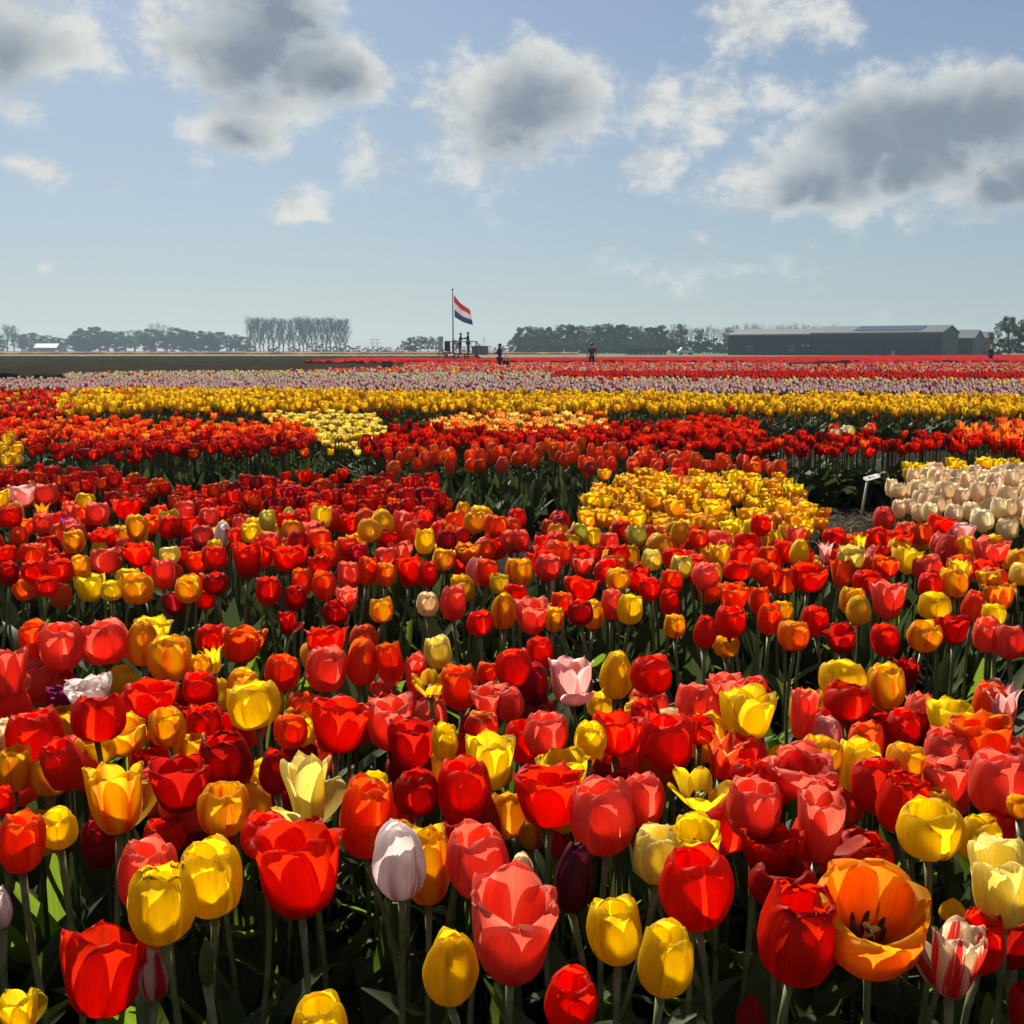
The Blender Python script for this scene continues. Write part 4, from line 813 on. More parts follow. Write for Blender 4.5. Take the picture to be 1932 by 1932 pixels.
# ------------------------------------------------------------------ barn and sheds
def clad_mat(name, c, period=.35, rough=.6, metal=0.0):
    m, nt = new_mat(name); tc = nd(nt, 'ShaderNodeTexCoord'); w = nd(nt, 'ShaderNodeTexWave'); w.bands_direction = 'X'; w.inputs['Scale'].default_value = .314 / period
    nt.links.new(tc.outputs['Object'], w.inputs['Vector']); n = noise(nt, tc.outputs['Object'], .6, 5.0)
    col = mixc(nt, 1.0, c, math_(nt, 'MULTIPLY', mapr(nt, w.outputs['Fac'], 0, 1, .82, 1.1), mapr(nt, n, .3, .7, .85, 1.12)), 'MULTIPLY')
    p = nd(nt, 'ShaderNodeBsdfPrincipled'); nt.links.new(col, p.inputs['Base Color']); p.inputs['Roughness'].default_value = rough; p.inputs['Metallic'].default_value = metal
    o = nd(nt, 'ShaderNodeOutputMaterial'); nt.links.new(p.outputs[0], o.inputs['Surface']); return m
WALL = clad_mat('dark_cladding', (.010, .013, .020)); FASCIA = clad_mat('grey_cladding', (.05, .06, .075)); ROOF = clad_mat('roof_sheet', (.075, .092, .115), .5, .55); SOLAR = simple('solar_panel', (.05, .06, .08), .25, vary=.1, scale=2)
TRIM = simple('pale_trim', (.32, .34, .36), .5); GLASS = simple('dark_glass', (.04, .05, .06), .12, vary=.05); WHITE = simple('white_paint', (.75, .75, .73), .5, vary=.06)
bl = Vector((56.4, 290, 0)); br = Vector((100.6, 260, 0)); L_ = (br - bl).length; ang = math.atan2(br.y - bl.y, br.x - bl.x)
barn = empty('barn', bl, ang); tag(barn, 'long dark corrugated barn with grey roof at the far right of the field', 'barn')
def gable(parent, x0, x1, w, eave, ridge, wall, roof, y0=0.0, trim=True):
    MB().prism([(x0, y0, 0), (x0, y0 + w, 0), (x0, y0 + w, eave), (x0, y0 + w / 2, ridge), (x0, y0, eave)], (x1 - x0, 0, 0)).build('wall', wall, parent)
    t = .22
    for s in (0, 1):
        ya, yb = (y0 - .35, y0 + w / 2) if s == 0 else (y0 + w + .35, y0 + w / 2)
        k = (ridge - eave) / (w / 2) * .35
        a = MB().prism([(x0 - .3, ya, eave - k + .05), (x0 - .3, yb, ridge + .05), (x0 - .3, yb, ridge + .05 + t), (x0 - .3, ya, eave - k + .05 + t)], (x1 - x0 + .6, 0, 0)).build('roof', roof, parent)
        if trim and s == 0:
            MB().box((x0 - .32, ya - .12, eave - k - .05), (x1 + .32, ya - .02, eave - k + .12)).build('gutter', TRIM, a)
xs_ = L_ * .41
gable(barn, 0, xs_ - .05, 16.5, 5.05, 6.4, WALL, ROOF); gable(barn, xs_ + .3, L_, 16.5, 5.3, 6.95, WALL, ROOF)
MB().box((xs_ + .3, -.16, 4.0), (L_ - .0, -.03, 5.15)).build('fascia', FASCIA, barn)
for i, t in enumerate((.005, .083, .17, .255, .345, .425, .53, .635, .74, .85, .965)):
    MB().box((t * L_ - .07, -.22, 0), (t * L_ + .07, -.165, 4.9)).build('wall_joint', FASCIA, barn)
sol = MB(); x0, x1 = L_ * .60, L_ * .90
k = 1.65 / 8.25
for i in range(12):
    xa = x0 + (x1 - x0) * i / 12; MB().prism([(xa + .06, 1.6, 5.3 + 1.6 * k + .32), (xa + .06, 7.6, 5.3 + 7.6 * k + .32), (xa + .06, 7.6, 5.3 + 7.6 * k + .40), (xa + .06, 1.6, 5.3 + 1.6 * k + .40)], ((x1 - x0) / 12 - .12, 0, 0)).build('solar_panel', SOLAR, barn)
for t, w_ in ((.095, 2.0), (.31, 1.6)):
    wn = MB().box((t * L_, -.20, 1.0), (t * L_ + w_, -.05, 2.3)).build('window', TRIM, barn)
    for q in range(2): MB().box((t * L_ + .1 + q * w_ / 2, -.23, 1.1), (t * L_ + w_ / 2 - .06 + q * w_ / 2, -.205, 2.2)).build('pane', GLASS, wn)
for t in (.37, .395): MB().box((t * L_, -.20, 2.1), (t * L_ + .7, -.05, 2.7)).build('vent', TRIM, barn)
dr = MB().box((L_ * .785, -.20, 0), (L_ * .785 + .9, -.06, 1.1)).build('door', TRIM, barn)
sa = empty('shed', Vector((118.4, 285, 0)), ang); tag(sa, 'small grey gabled shed directly right of the long barn', 'shed'); gable(sa, -12, 0, 12, 4.2, 6.3, WALL, ROOF, 0, False)
MB().box((-.02, 3.2, .0), (.12, 6.2, 2.9)).build('door', FASCIA, sa)
sb = empty('shed', Vector((128.2, 300, 0)), ang); tag(sb, 'smallest dark gabled shed, rightmost, half behind the tree', 'shed'); gable(sb, -10, 0, 9, 4.4, 6.0, WALL, ROOF, 0, False)
MB().box((-.02, 2.6, .0), (.12, 5.2, 2.6)).build('door', FASCIA, sb)
# low pale building far left, grey tower, low shed behind the platform
fb = empty('building', atd(74, 700)); tag(fb, 'low far building with a pale roof among the left trees', 'building'); gable(fb, 0, 14, 9, 2.8, 5.2, simple('grey_wall', (.16, .17, .18), .8), simple('pale_roof', (.62, .64, .66), .4))
tw = empty('silo', atd(833, 520)); tag(tw, 'square grey tower block between trees left of the flagpole', 'tower'); MB().box((-1.1, -1.1, 0), (1.1, 1.1, 7.3)).build('wall', simple('tower_grey', (.20, .24, .27), .8), tw); MB().box((-1.25, -1.25, 7.3), (1.25, 1.25, 7.6)).build('roof', TRIM, tw)
for i in range(3): MB().box((-.3, -1.14, 1.6 + i * 1.9), (.3, -1.06, 2.4 + i * 1.9)).build('window', GLASS, tw)
ls = empty('shed', atd(906, 300)); tag(ls, 'low flat-roofed dark shed right of the viewing platform', 'shed'); MB().box((-2.2, 0, 0), (2.2, 3, 2.2)).build('wall', WALL, ls); MB().box((-2.4, -.2, 2.2), (2.4, 3.2, 2.38)).build('roof', ROOF, ls); MB().box((-.5, -.06, 0), (.5, -.01, 1.9)).build('door', FASCIA, ls)

# ------------------------------------------------------------------ crates, masts, cars
WOOD = simple('dark_wood', (.045, .038, .032), .8, vary=.25, scale=6); STEEL = simple('steel', (.13, .14, .15), .45, .6); BLACK = simple('black_rubber', (.015, .015, .016), .8)
def crate_meshes():
    sl = MB().box((-.62, -.02, 0), (.62, .02, .15)).mesh('slat', WOOD); po = MB().box((-.05, -.05, 0), (.05, .05, .82)).mesh('post', WOOD); fl = MB().box((-.6, -.5, .08), (.6, .5, .14)).mesh('base', WOOD)
    return sl, po, fl
CSL, CPO, CFL = crate_meshes()
def crate(loc, rz, label):
    o = empty('crate', loc, rz); tag(o, label, 'crate', 'wooden crates left of the barn'); obj('base', CFL, o)
    for x in (-.57, .57):
        for y in (-.5, .5): obj('post', CPO, o, (x, y, 0))
    for z in (.12, .35, .58):
        for y in (-.57, .57): obj('slat', CSL, o, (0, y, z))
    return o
for i in range(8):
    for j in range(2):
        crate(atd(1183 + i * 9.4, 290, j * .85), .04, ('upper ' if j else 'lower ') + ('dark wooden crate at the left end of the stack before the wood' if i == 0 else 'dark wooden crate, %s from the left in the stack before the wood' % ORD[i]))
def pylon(px, dist, h, label):
    o = empty('power_mast', atd(px, dist)); tag(o, label, 'mast')
    for x in (-1.6, 1.6): MB().tube([(x, 0, 0), (x, 0, h)], [.22, .13], 6).build('pole', STEEL, o)
    for z in (h - .5, h - 2.6): MB().box((-3.0, -.1, z), (3.0, .1, z + .22)).build('cross_arm', STEEL, o)
    MB().tube([(-1.6, 0, h * .35), (1.6, 0, h * .62)], .08, 4).build('brace', STEEL, o); MB().tube([(1.6, 0, h * .35), (-1.6, 0, h * .62)], .08, 4).build('brace', STEEL, o)
pylon(710, 680, 8.2, 'twin-pole power mast on the horizon between poplars and platform')
lm = empty('lattice_mast', atd(914, 520)); tag(lm, 'thin lattice mast on the horizon right of the flag', 'mast')
for x, y in ((-.5, -.5), (.5, -.5), (.5, .5), (-.5, .5)): MB().tube([(x, y, 0), (x * .4, y * .4, 7.2)], .09, 4).build('leg', STEEL, lm)
for i in range(6):
    z = .6 + i * 1.1; MB().tube([(-.5, -.5, z), (.5, .5, z + 1)], .05, 4).build('brace', STEEL, lm)
CARC = {'silver': simple('car_silver', (.42, .43, .45), .3, .3), 'white': simple('car_white', (.75, .75, .75), .35), 'dark': simple('car_dark', (.05, .055, .07), .3), 'grey': simple('car_grey', (.20, .21, .23), .3)}
def car_meshes():
    body = MB().prism([(-2.1, -.85, .35), (2.1, -.85, .35), (2.15, -.85, .75), (1.3, -.85, .95), (-1.9, -.85, 1.0), (-2.15, -.85, .8)], (0, 1.7, 0)).mesh('body', None)
    cab = MB().prism([(-1.75, -.74, .99), (1.15, -.74, .94), (.45, -.68, 1.45), (-1.2, -.68, 1.48)], (0, 1.44, 0)).mesh('cabin', None)
    win = MB().prism([(-1.45, -.78, 1.04), (.85, -.78, 1.0), (.38, -.75, 1.36), (-1.12, -.75, 1.38)], (0, 1.55, 0)).mesh('window', GLASS)
    wh = MB().tube([(0, -.1, 0), (0, .1, 0)], .32, 12).mesh('wheel', BLACK)
    for m in (body, cab): m.materials.append(CARC['silver'])
    return body, cab, win, wh
CARM = car_meshes()
def car(px, dist, rz, col, label, tall=1.0):
    o = empty('car' if tall < 1.2 else 'van', atd(px, dist), rz); tag(o, label, 'car' if tall < 1.2 else 'van', 'cars parked along the horizon')
    for nm, m in zip(('body', 'cabin', 'window'), CARM[:3]):
        q = obj(nm, m, o, scale=(1, 1, tall))
        if nm != 'window': q.material_slots[0].link = 'OBJECT'; q.material_slots[0].material = CARC[col]
    for x in (-1.3, 1.3):
        for y in (-.78, .78): obj('wheel', CARM[3], o, (x, y, .32))
    for y in (-.6, .6): MB().box((2.08, y - .15, .62), (2.2, y + .15, .75)).build('headlight', WHITE, o)
car(77, 600, .3, 'silver', 'leftmost small car glinting before the pale-roofed building'); car(112, 600, -.2, 'grey', 'grey car just right of the pale-roofed building')
car(295, 560, .5, 'silver', 'small car under the bare round-crowned tree at the left'); car(336, 540, -.4, 'white', 'pale car, left one of the pair before the copse'); car(369, 545, -.4, 'silver', 'silver car, right one of the pair before the copse')
car(698, 560, .4, 'white', 'small pale car near the twin-pole mast'); car(731, 560, 0, 'dark', 'dark car right of the twin-pole mast'); car(1290, 300, .2, 'white', 'white van parked between the wood and the barn', 1.35)

# ------------------------------------------------------------------ flagpole, flag, viewing platform
PD = 91.0
def pxz(px, py, d): return Vector(((px - 966) / F * d, d, 1.2 + (661 - py) / F * d))
fp = empty('flagpole', atd(856, PD + .4)); tag(fp, 'tall pale flagpole rising beside the viewing platform', 'flagpole')
ph = 1.2 + (661 - 550) / F * PD
MB().tube([(0, 0, 0), (0, 0, ph)], [.055, .035], 8).build('pole', STEEL, fp, smooth=True); MB().ball((0, 0, ph + .05), .085).build('finial', STEEL, fp, smooth=True)
MB().tube([(.07, 0, 1.2), (.08, 0, ph - .3)], .008, 4).build('halyard', TRIM, fp)
def flag_mat(name, c):
    m, nt = new_mat(name); tc = nd(nt, 'ShaderNodeTexCoord'); n = noise(nt, tc.outputs['Object'], 30, 3); cc = mixc(nt, 1.0, c, mapr(nt, n, .3, .7, .9, 1.08), 'MULTIPLY'); thin_surface(nt, cc, cc, .35, .8, None, .1); return m
fl = empty('flag', pxz(858, 612, PD + .4)); tag(fl, 'red, white and blue flag drooping in the wind from the flagpole', 'flag')
s_ = PD / F
def flag_pt(u, v):
    # u along the fly, v from top (0) to bottom (1): corners traced to the real hang of the cloth
    tx = np.interp(u, (0, .4, 1), (858.2, 870.7, 888.0)); tz = np.interp(u, (0, .4, 1), (558.8, 574.8, 586.0)); bx = np.interp(u, (0, .5, 1), (859.5, 876.0, 893.6)); bz = np.interp(u, (0, .5, 1), (599.8, 609.5, 614.5))
    f = math.sin(u * 7.5 + v * 2.6) * 3.4 * u
    return Vector(((tx + (bx - tx) * v - 858) * s_, f * s_, (612 - tz - (bz - tz) * v) * s_))
for k, (nm, c) in enumerate((('red_stripe', (.34, .03, .04)), ('white_stripe', (.52, .52, .54)), ('blue_stripe', (.025, .055, .16)))):
    V, Q = [], []; nu_, nv_ = 14, 4
    for j in range(nv_ + 1):
        for i in range(nu_ + 1): V.append(flag_pt(i / nu_, (k + j / nv_) / 3))
    for j in range(nv_):
        for i in range(nu_): b = j * (nu_ + 1) + i; Q.append((b, b + 1, b + nu_ + 2, b + nu_ + 1))
    obj(nm, mesh(nm, V, Q, [flag_mat(nm, c)], True), fl)
pf = empty('viewing_platform', atd(872, PD)); tag(pf, 'dark steel viewing platform with railings and steps in the field', 'platform')
def X(px): return (px - 872) / F * PD
def Z(py): return 1.2 + (661 - py) / F * PD
DK = simple('platform_steel', (.05, .055, .06), .6, .3); dz = Z(667)
MB().box((X(841), -1.0, dz - .10), (X(900), 1.2, dz)).build('deck', DK, pf)
for px in (842, 858, 866, 878, 884, 898):
    for y in (-.95, 1.1): MB().box((X(px) - .035, y - .035, 0), (X(px) + .035, y + .035, dz - .10)).build('leg', DK, pf)
for y in (-.95, 1.15):
    for px in (842, 856, 870, 885, 899): MB().tube([(X(px), y, dz), (X(px), y, Z(644.5))], .028, 6).build('railing_post', DK, pf)
    for py in (644.5, 655): MB().tube([(X(841), y, Z(py)), (X(900), y, Z(py))], .026, 6).build('rail', DK, pf)
for px in (841, 900):
    if px == 841: MB().tube([(X(px), -.95, Z(644.5)), (X(px), 1.15, Z(644.5))], .026, 6).build('rail', DK, pf)
MB().box((X(842), -1.0, dz + .02), (X(852), -.96, Z(645))).build('side_panel', DK, pf)
MB().tube([(X(900), -.95, Z(644.5)), (X(904), -.95, Z(650)), (X(910), -.95, Z(666))], .026, 6).build('stair_rail', DK, pf); MB().tube([(X(900), .2, Z(644.5)), (X(904), .2, Z(650)), (X(910), .2, Z(666))], .026, 6).build('stair_rail', DK, pf)
for i in range(5): MB().box((X(900) + .02 + i * .11, -.95, dz - .17 * (i + 1) - .04), (X(900) + .20 + i * .11, .2, dz - .17 * (i + 1))).build('step', DK, pf)
for y in (-.98, .22): MB().prism([(X(900), y, dz), (X(900) + .75, y, .02), (X(900) + .58, y, .02), (X(900), y, dz - .25)], (0, .04, 0)).build('stringer', DK, pf)

# ------------------------------------------------------------------ people
SKIN = simple('skin', (.36, .20, .14), .55, vary=.06); HAIR = simple('dark_hair', (.018, .014, .012), .6)
def skinned(name, pts, edges, root=0, sub=1):
    """a continuous surface grown over a skeleton: pts = {key: (co, radius)}"""
    keys = list(pts); idx = {k: i for i, k in enumerate(keys)}
    me = bpy.data.meshes.new(name); me.from_pydata([pts[k][0] for k in keys], [(idx[a], idx[b]) for a, b in edges], [])
    o = bpy.data.objects.new(name, me); C.objects.link(o); md = o.modifiers.new('skin', 'SKIN'); md.use_smooth_shade = True
    for i, k in enumerate(keys):
        r = pts[k][1]; me.skin_vertices[0].data[i].radius = (r, r) if not hasattr(r, '__len__') else r
        me.skin_vertices[0].data[i].use_root = (i == idx[root] if root in idx else i == 0)
    o.modifiers.new('sub', 'SUBSURF').levels = sub; o.modifiers['sub'].render_levels = sub
    dg = bpy.context.evaluated_depsgraph_get(); out = bpy.data.meshes.new_from_object(o.evaluated_get(dg)); out.name = name
    bpy.data.objects.remove(o); return out
def person(px, dist, h, rz, label, top_c, leg_c, armL=None, armR=None, z0=0.0, skirt=False, shorts=False, head=None, lean=0.0, coat=False):
    s = h / 1.75; o = empty('person', atd(px, dist, z0), rz); tag(o, label, 'person')
    def S(d): return {k: (tuple(c * s for c in co), tuple(q * s for q in r) if hasattr(r, '__len__') else r * s) for k, (co, r) in d.items()}
    armL = armL or ((-.27, 0, 1.15), (-.29, -.02, .90)); armR = armR or ((.27, 0, 1.15), (.29, -.02, .90))
    ly = lean
    J = {'pelvis': ((0, 0, .94), (.15, .11)), 'waist': ((0, ly * .3, 1.10), (.135, .10)), 'chest': ((0, ly * .7, 1.32), (.16, .115)), 'neck': ((0, ly, 1.50), .058), 'jaw': ((0, ly - .01, 1.58), (.066, .075)), 'head': ((0, ly, 1.65), (.076, .092)), 'crown': ((0, ly, 1.715), (.055, .065)), 'nose': ((0, ly - .105, 1.625), .012),
         'shL': ((-.185, ly * .8, 1.42), .062), 'elL': (armL[0], .042), 'wrL': (armL[1], .028), 'shR': ((.185, ly * .8, 1.42), .062), 'elR': (armR[0], .042), 'wrR': (armR[1], .028),
         'hipL': ((-.095, 0, .88), .088), 'knL': ((-.11, -.01, .48), .058), 'anL': ((-.12, .02, .09), .038), 'toL': ((-.13, -.14, .035), .034), 'hipR': ((.095, 0, .88), .088), 'knR': ((.11, -.01, .48), .058), 'anR': ((.12, .02, .09), .038), 'toR': ((.13, -.14, .035), .034)}
    E = [('pelvis', 'waist'), ('waist', 'chest'), ('chest', 'neck'), ('neck', 'jaw'), ('jaw', 'head'), ('head', 'crown'), ('head', 'nose'), ('chest', 'shL'), ('shL', 'elL'), ('elL', 'wrL'), ('chest', 'shR'), ('shR', 'elR'), ('elR', 'wrR'),
         ('pelvis', 'hipL'), ('hipL', 'knL'), ('knL', 'anL'), ('anL', 'toL'), ('pelvis', 'hipR'), ('hipR', 'knR'), ('knR', 'anR'), ('anR', 'toR')]
    for sd in 'LR':      # palm, four fingers and a thumb
        e_, w_ = Vector(J['el' + sd][0]), Vector(J['wr' + sd][0]); d = (w_ - e_).normalized(); sx = d.cross(Vector((0, 1, 0))); sx = sx.normalized() if sx.length > .1 else Vector((1, 0, 0)); sy = Vector((0, 1, 0))
        pm = w_ + d * .07; J['pm' + sd] = (tuple(pm), (.036, .018)); E.append(('wr' + sd, 'pm' + sd))
        for k in range(4):
            b_ = pm + d * .035 + sy * (k - 1.5) * .019; t_ = b_ + d * (.055, .07, .066, .05)[k]; J['f%d%s' % (k, sd)] = (tuple(b_), .010); J['t%d%s' % (k, sd)] = (tuple(t_), .008); E += [('pm' + sd, 'f%d%s' % (k, sd)), ('f%d%s' % (k, sd), 't%d%s' % (k, sd))]
        J['th' + sd] = (tuple(pm - sy * .05 + d * .02), .010); E.append(('pm' + sd, 'th' + sd))
    bm_ = skinned('body', S(J), E, 'pelvis'); bm_.materials.append(SKIN); obj('body', bm_, o)
    top = {k: J[k] for k in ('pelvis', 'waist', 'chest', 'shL', 'shR', 'elL', 'elR')}; top['pelvis'] = ((0, 0, .93), (.175, .135)); top['waist'] = (J['waist'][0], (.165, .125)); top['chest'] = (J['chest'][0], (.19, .14)); top['col'] = ((0, ly * .95, 1.465), .085)
    for q in 'LR':
        a_, b_ = Vector(J['sh' + q][0]), Vector(J['el' + q][0]); top['sh' + q] = (J['sh' + q][0], .085); top['el' + q] = (tuple(a_.lerp(b_, .85 if shorts else 1.0)), .066)
    TE = [('pelvis', 'waist'), ('waist', 'chest'), ('chest', 'col'), ('chest', 'shL'), ('shL', 'elL'), ('chest', 'shR'), ('shR', 'elR')]
    if not shorts:
        for q in 'LR': top['wr' + q] = (J['wr' + q][0], .045); TE.append(('el' + q, 'wr' + q))
    if coat: top['hem'] = ((0, 0, .30), (.27, .20)); top['hip'] = ((0, 0, .75), (.21, .16)); TE += [('pelvis', 'hip'), ('hip', 'hem')]
    tm = skinned('shirt', S(top), TE, 'pelvis'); tm.materials.append(simple('cloth_top', top_c, .85, vary=.2)); obj('coat' if coat else 'shirt', tm, o)
    kz = .46 if shorts else .10
    leg = {'pelvis': ((0, 0, .93), (.165, .125)), 'hipL': ((-.095, 0, .86), .105), 'hipR': ((.095, 0, .86), .105), 'knL': ((-.11, -.01, .50), .085), 'knR': ((.11, -.01, .50), .085)}
    LE = [('pelvis', 'hipL'), ('hipL', 'knL'), ('pelvis', 'hipR'), ('hipR', 'knR')]
    if not shorts:
        for q, sg in (('L', -1), ('R', 1)): leg['an' + q] = ((sg * .12, .015, .09), .062); LE.append(('kn' + q, 'an' + q))
    lm_ = skinned('trousers', S(leg), LE, 'pelvis'); lm_.materials.append(simple('cloth_legs', leg_c, .85, vary=.2)); obj('shorts' if shorts else 'trousers', lm_, o)
    hb = MB().ball((0, (ly + .018) * s, 1.685 * s), (.098 * s, .112 * s, .095 * s), 12, 8).build('hair' if head is None else head[0], HAIR if head is None else simple('head_cloth', head[1], .85), o, smooth=True)
    if head is not None and head[0] == 'headscarf': hb.scale = (1.12, 1.12, 1.0); MB().tube([(0, (ly + .06) * s, 1.62 * s), (0, (ly + .11) * s, 1.42 * s)], [.085 * s, .12 * s], 10).build('scarf_tail', simple('head_cloth', head[1], .85), hb)
    if head is not None and head[0] == 'cap': MB().box((-.07 * s, (ly - .20) * s, 1.66 * s), (.07 * s, (ly - .08) * s, 1.675 * s)).build('peak', simple('cap_peak', head[1], .8), hb)
    for q, sg in (('L', -1), ('R', 1)): MB().ball((sg * .128 * s, -.05 * s, .045 * s), (.05 * s, .13 * s, .048 * s), 8, 6).build('shoe', BLACK, o, smooth=True)
    return o
person(1115, 68, 1.63, math.pi, 'person in maroon shirt and dark shorts seen from behind in the tulips', (.14, .018, .026), (.025, .028, .04), shorts=True)
person(943, 60, 1.55, -1.9, 'person in navy jacket standing sideways right of the platform', (.030, .038, .058), (.025, .03, .045), ((-.24, -.12, 1.18), (-.10, -.30, 1.22)), ((.24, -.10, 1.18), (.10, -.30, 1.20)), head=('cap', (.02, .02, .025)))
person(1860, 90, 1.62, math.pi + .3, 'person in long black coat and pale headscarf at the right edge', (.012, .013, .018), (.012, .013, .018), coat=True, head=('headscarf', (.42, .40, .36)))
person(868.5, PD, 1.66, 1.45, 'person with bowed head on the viewing platform, left of two', (.035, .04, .045), (.03, .035, .05), ((-.22, -.14, 1.18), (-.08, -.26, 1.26)), ((.22, -.14, 1.18), (.08, -.26, 1.26)), z0=dz, lean=-.10, head=('cap', (.06, .06, .06)))
person(884, PD, 1.74, -1.55, 'taller person on the viewing platform stretching out an arm, right of two', (.03, .032, .036), (.03, .032, .04), ((-.24, -.12, 1.22), (-.16, -.40, 1.24)), ((.24, -.12, 1.24), (.14, -.42, 1.26)), z0=dz)
bag = empty('bag', atd(955, 59.6, .0)); tag(bag, 'dark bag at the knees of the person in navy', 'bag')
MB().prism([(-.20, -.08, .34), (.20, -.08, .34), (.16, -.08, .66), (-.16, -.08, .66)], (0, .16, 0)).build('pouch', simple('bag_cloth', (.02, .022, .03), .8), bag); MB().tube([(-.12, 0, .64), (-.10, 0, .86), (.0, 0, .92), (.10, 0, .86), (.12, 0, .64)], .015, 6).build('handle', BLACK, bag)

# ------------------------------------------------------------------ bicycles, rail, crate, plant label
def ring(r, t, n=22):
    b = MB(); pts = [(r * math.cos(2 * math.pi * k / n), 0, r * math.sin(2 * math.pi * k / n)) for k in range(n + 1)]; b.tube(pts, t, 5, False); return b
TYRE = ring(.34, .022).mesh('tyre', BLACK, True); RIM = ring(.315, .012).mesh('rim', simple('chrome', (.6, .6, .6), .25, .9), True); CHROME = bpy.data.materials['chrome']
def bicycle(px, dist, rz, label):
    o = empty('bicycle', atd(px, dist, 0), rz); tag(o, label, 'bicycle', 'bicycles by the platform')
    FR = simple('bicycle_paint', (.03, .035, .04), .4)
    for x in (-.53, .53):
        w = obj('wheel', TYRE, o, (x, 0, .36)); obj('rim', RIM, w)
        sp = MB()
        for k in range(9): a = math.pi * k / 9; sp.tube([(.31 * math.cos(a), 0, .31 * math.sin(a)), (-.31 * math.cos(a), 0, -.31 * math.sin(a))], .003, 3, False)
        sp.build('spokes', CHROME, w)
    f = MB(); A, B_, Cc, D = (-.53, 0, .36), (-.08, 0, .33), (-.20, 0, .88), (.38, 0, .86)
    for a, b in ((A, B_), (B_, Cc), (A, Cc), (B_, D), (Cc, D), (D, (.53, 0, .36))): f.tube([a, b], .017, 6)
    f.build('frame', FR, o)
    MB().tube([(.36, 0, .86), (.33, 0, 1.08)], .014, 6).build('stem', CHROME, o); MB().tube([(.20, -.30, 1.06), (.32, -.22, 1.12), (.34, 0, 1.08), (.32, .22, 1.12), (.20, .30, 1.06)], .013, 6).build('handlebar', CHROME, o)
    MB().prism([(-.36, -.08, .96), (-.10, -.03, .97), (-.10, .03, .97), (-.36, .08, .96)], (0, 0, .06)).build('saddle', BLACK, o); MB().box((.48, -.16, .92), (.74, .16, 1.12)).build('basket', simple('basket_wire', (.25, .24, .22), .6), o)
    MB().box((-.74, -.07, .74), (-.34, .07, .76)).build('carrier', CHROME, o); MB().ball((.44, 0, .95), .05, 8, 6).build('lamp', CHROME, o, smooth=True)
bicycle(834, 84, .35, 'bicycle standing left of the viewing platform, handlebar glinting'); bicycle(853, 82, 2.6, 'bicycle parked in front of the viewing platform legs')
pr = empty('rail_bar', atd(1538, 52, 0)); tag(pr, 'low dark bar on posts between the tulip strips, right', 'rail')
MB().tube([(-1.45, 0, .60), (1.5, 0, .64)], .035, 8).build('bar', WOOD, pr)
for x in (-1.3, 0.0, 1.3): MB().box((x - .04, -.04, 0), (x + .04, .04, .6)).build('post', WOOD, pr)
cr = crate(atd(733, 50, .30), .2, 'small dark crate standing among tulips left of the platform'); cr.scale = (.34, .34, .5); del cr['group']
pm0 = at(1622, 985, 0.0); tp = pxz(1641, 905, pm0.y + .02)
lb = empty('plant_label', pm0); tag(lb, 'white plant label on a leaning pale rod beside the cream tulips', 'sign')
dv = tp - pm0
MB().tube([(0, 0, -.03), tuple(dv)], .0085, 8).build('rod', simple('pale_rod', (.55, .50, .44), .5), lb, smooth=True)
az_ = Vector((-.22, -.36, .90)).normalized(); ax = Vector((1, 0, .50)); ax = (ax - az_ * ax.dot(az_)).normalized(); ay = az_.cross(ax); w2, h2 = .054, .034
def plate_pts(w2, h2, off):
    P = []
    for cx, a0 in ((w2, -60), (-w2, 120)):
        for k in range(7): a = R(a0 + k * 20); P.append((cx - math.copysign(h2, cx) * .5) * ax + ax * math.cos(a) * h2 * .62 + ay * math.sin(a) * h2 + az_ * off)
    return P
ctr = dv + ax * .040 + ay * .016
MB().prism([ctr + p for p in plate_pts(w2, h2, 0)], az_ * .004).build('plate', simple('label_white', (.80, .78, .80), .35, vary=.03), lb)
pl = bpy.data.objects[[c.name for c in lb.children][-1]]
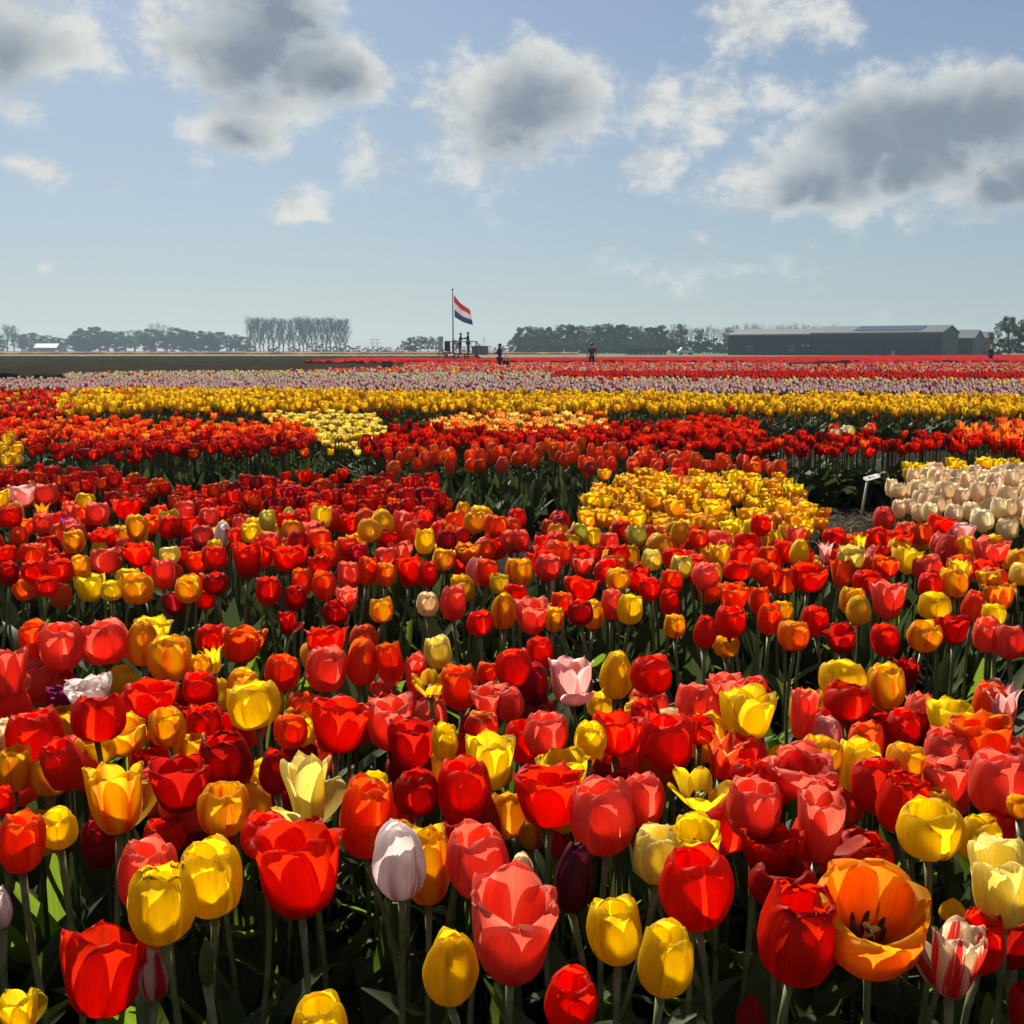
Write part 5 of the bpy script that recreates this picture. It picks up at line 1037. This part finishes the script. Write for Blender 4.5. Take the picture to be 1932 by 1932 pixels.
for sg in (-1, 1): MB().prism([ctr + p for p in [ax * (sg * .040) - ay * .020 + az_ * .0045, ax * (sg * .053) - ay * .012 + az_ * .0045, ax * (sg * .053) + ay * .012 + az_ * .0045, ax * (sg * .040) + ay * .020 + az_ * .0045]][:], az_ * .001).build('pink_end', simple('label_pink', (.62, .44, .50), .4), pl)
for (u_, v_, ln) in ((-.017, .013, .020), (.012, .013, .014), (-.010, .003, .030), (.014, -.008, .020), (-.018, -.010, .013)):
    MB().prism([ctr + ax * (u_ - ln / 2) + ay * (v_ - .0018) + az_ * .0046, ctr + ax * (u_ + ln / 2) + ay * (v_ - .0018) + az_ * .0046, ctr + ax * (u_ + ln / 2) + ay * (v_ + .0018) + az_ * .0046, ctr + ax * (u_ - ln / 2) + ay * (v_ + .0018) + az_ * .0046], az_ * .001).build('print_line', simple('label_ink', (.10, .10, .12), .6), pl)
# straw and dry leaf litter on the path by the label
rs = np.random.RandomState(5); V, Q = [], []
c0 = at(1590, 990, 0)
for k in range(900):
    x = c0.x + rs.normal(0, .75); y = c0.y + rs.normal(0, .40); a = rs.uniform(0, 3.14); l = rs.uniform(.02, .09); w = rs.uniform(.0012, .004); z = rs.uniform(.0, .022)
    dx, dy = math.cos(a) * l, math.sin(a) * l; b = len(V); t = rs.uniform(-.012, .02)
    V += [(x - dx - dy * w / l, y - dy + dx * w / l, z), (x - dx + dy * w / l, y - dy - dx * w / l, z), (x + dx, y + dy, z + abs(t))]; Q.append((b, b + 1, b + 2))
tag(obj('straw_litter', mesh('straw_litter', V, Q, [simple('straw', (.17, .13, .085), .9, vary=.3, spec=.1)])), 'dry straw scattered on the path by the plant label', None, None, 'stuff')

# ------------------------------------------------------------------ haze: the air itself
def haze():
    m, nt = new_mat('haze_air'); v = nd(nt, 'ShaderNodeVolumePrincipled'); v.inputs['Color'].default_value = (.55, .78, 1.0, 1); v.inputs['Density'].default_value = HAZE; v.inputs['Anisotropy'].default_value = 0.2
    o = nd(nt, 'ShaderNodeOutputMaterial'); nt.links.new(v.outputs[0], o.inputs['Volume'])
    tag(MB().box((-1500, -100, -1.1), (1500, 1550, 30)).build('haze', m), 'pale haze in the air over the whole field', None, None, 'stuff')
HAZE = 0.00028
haze()
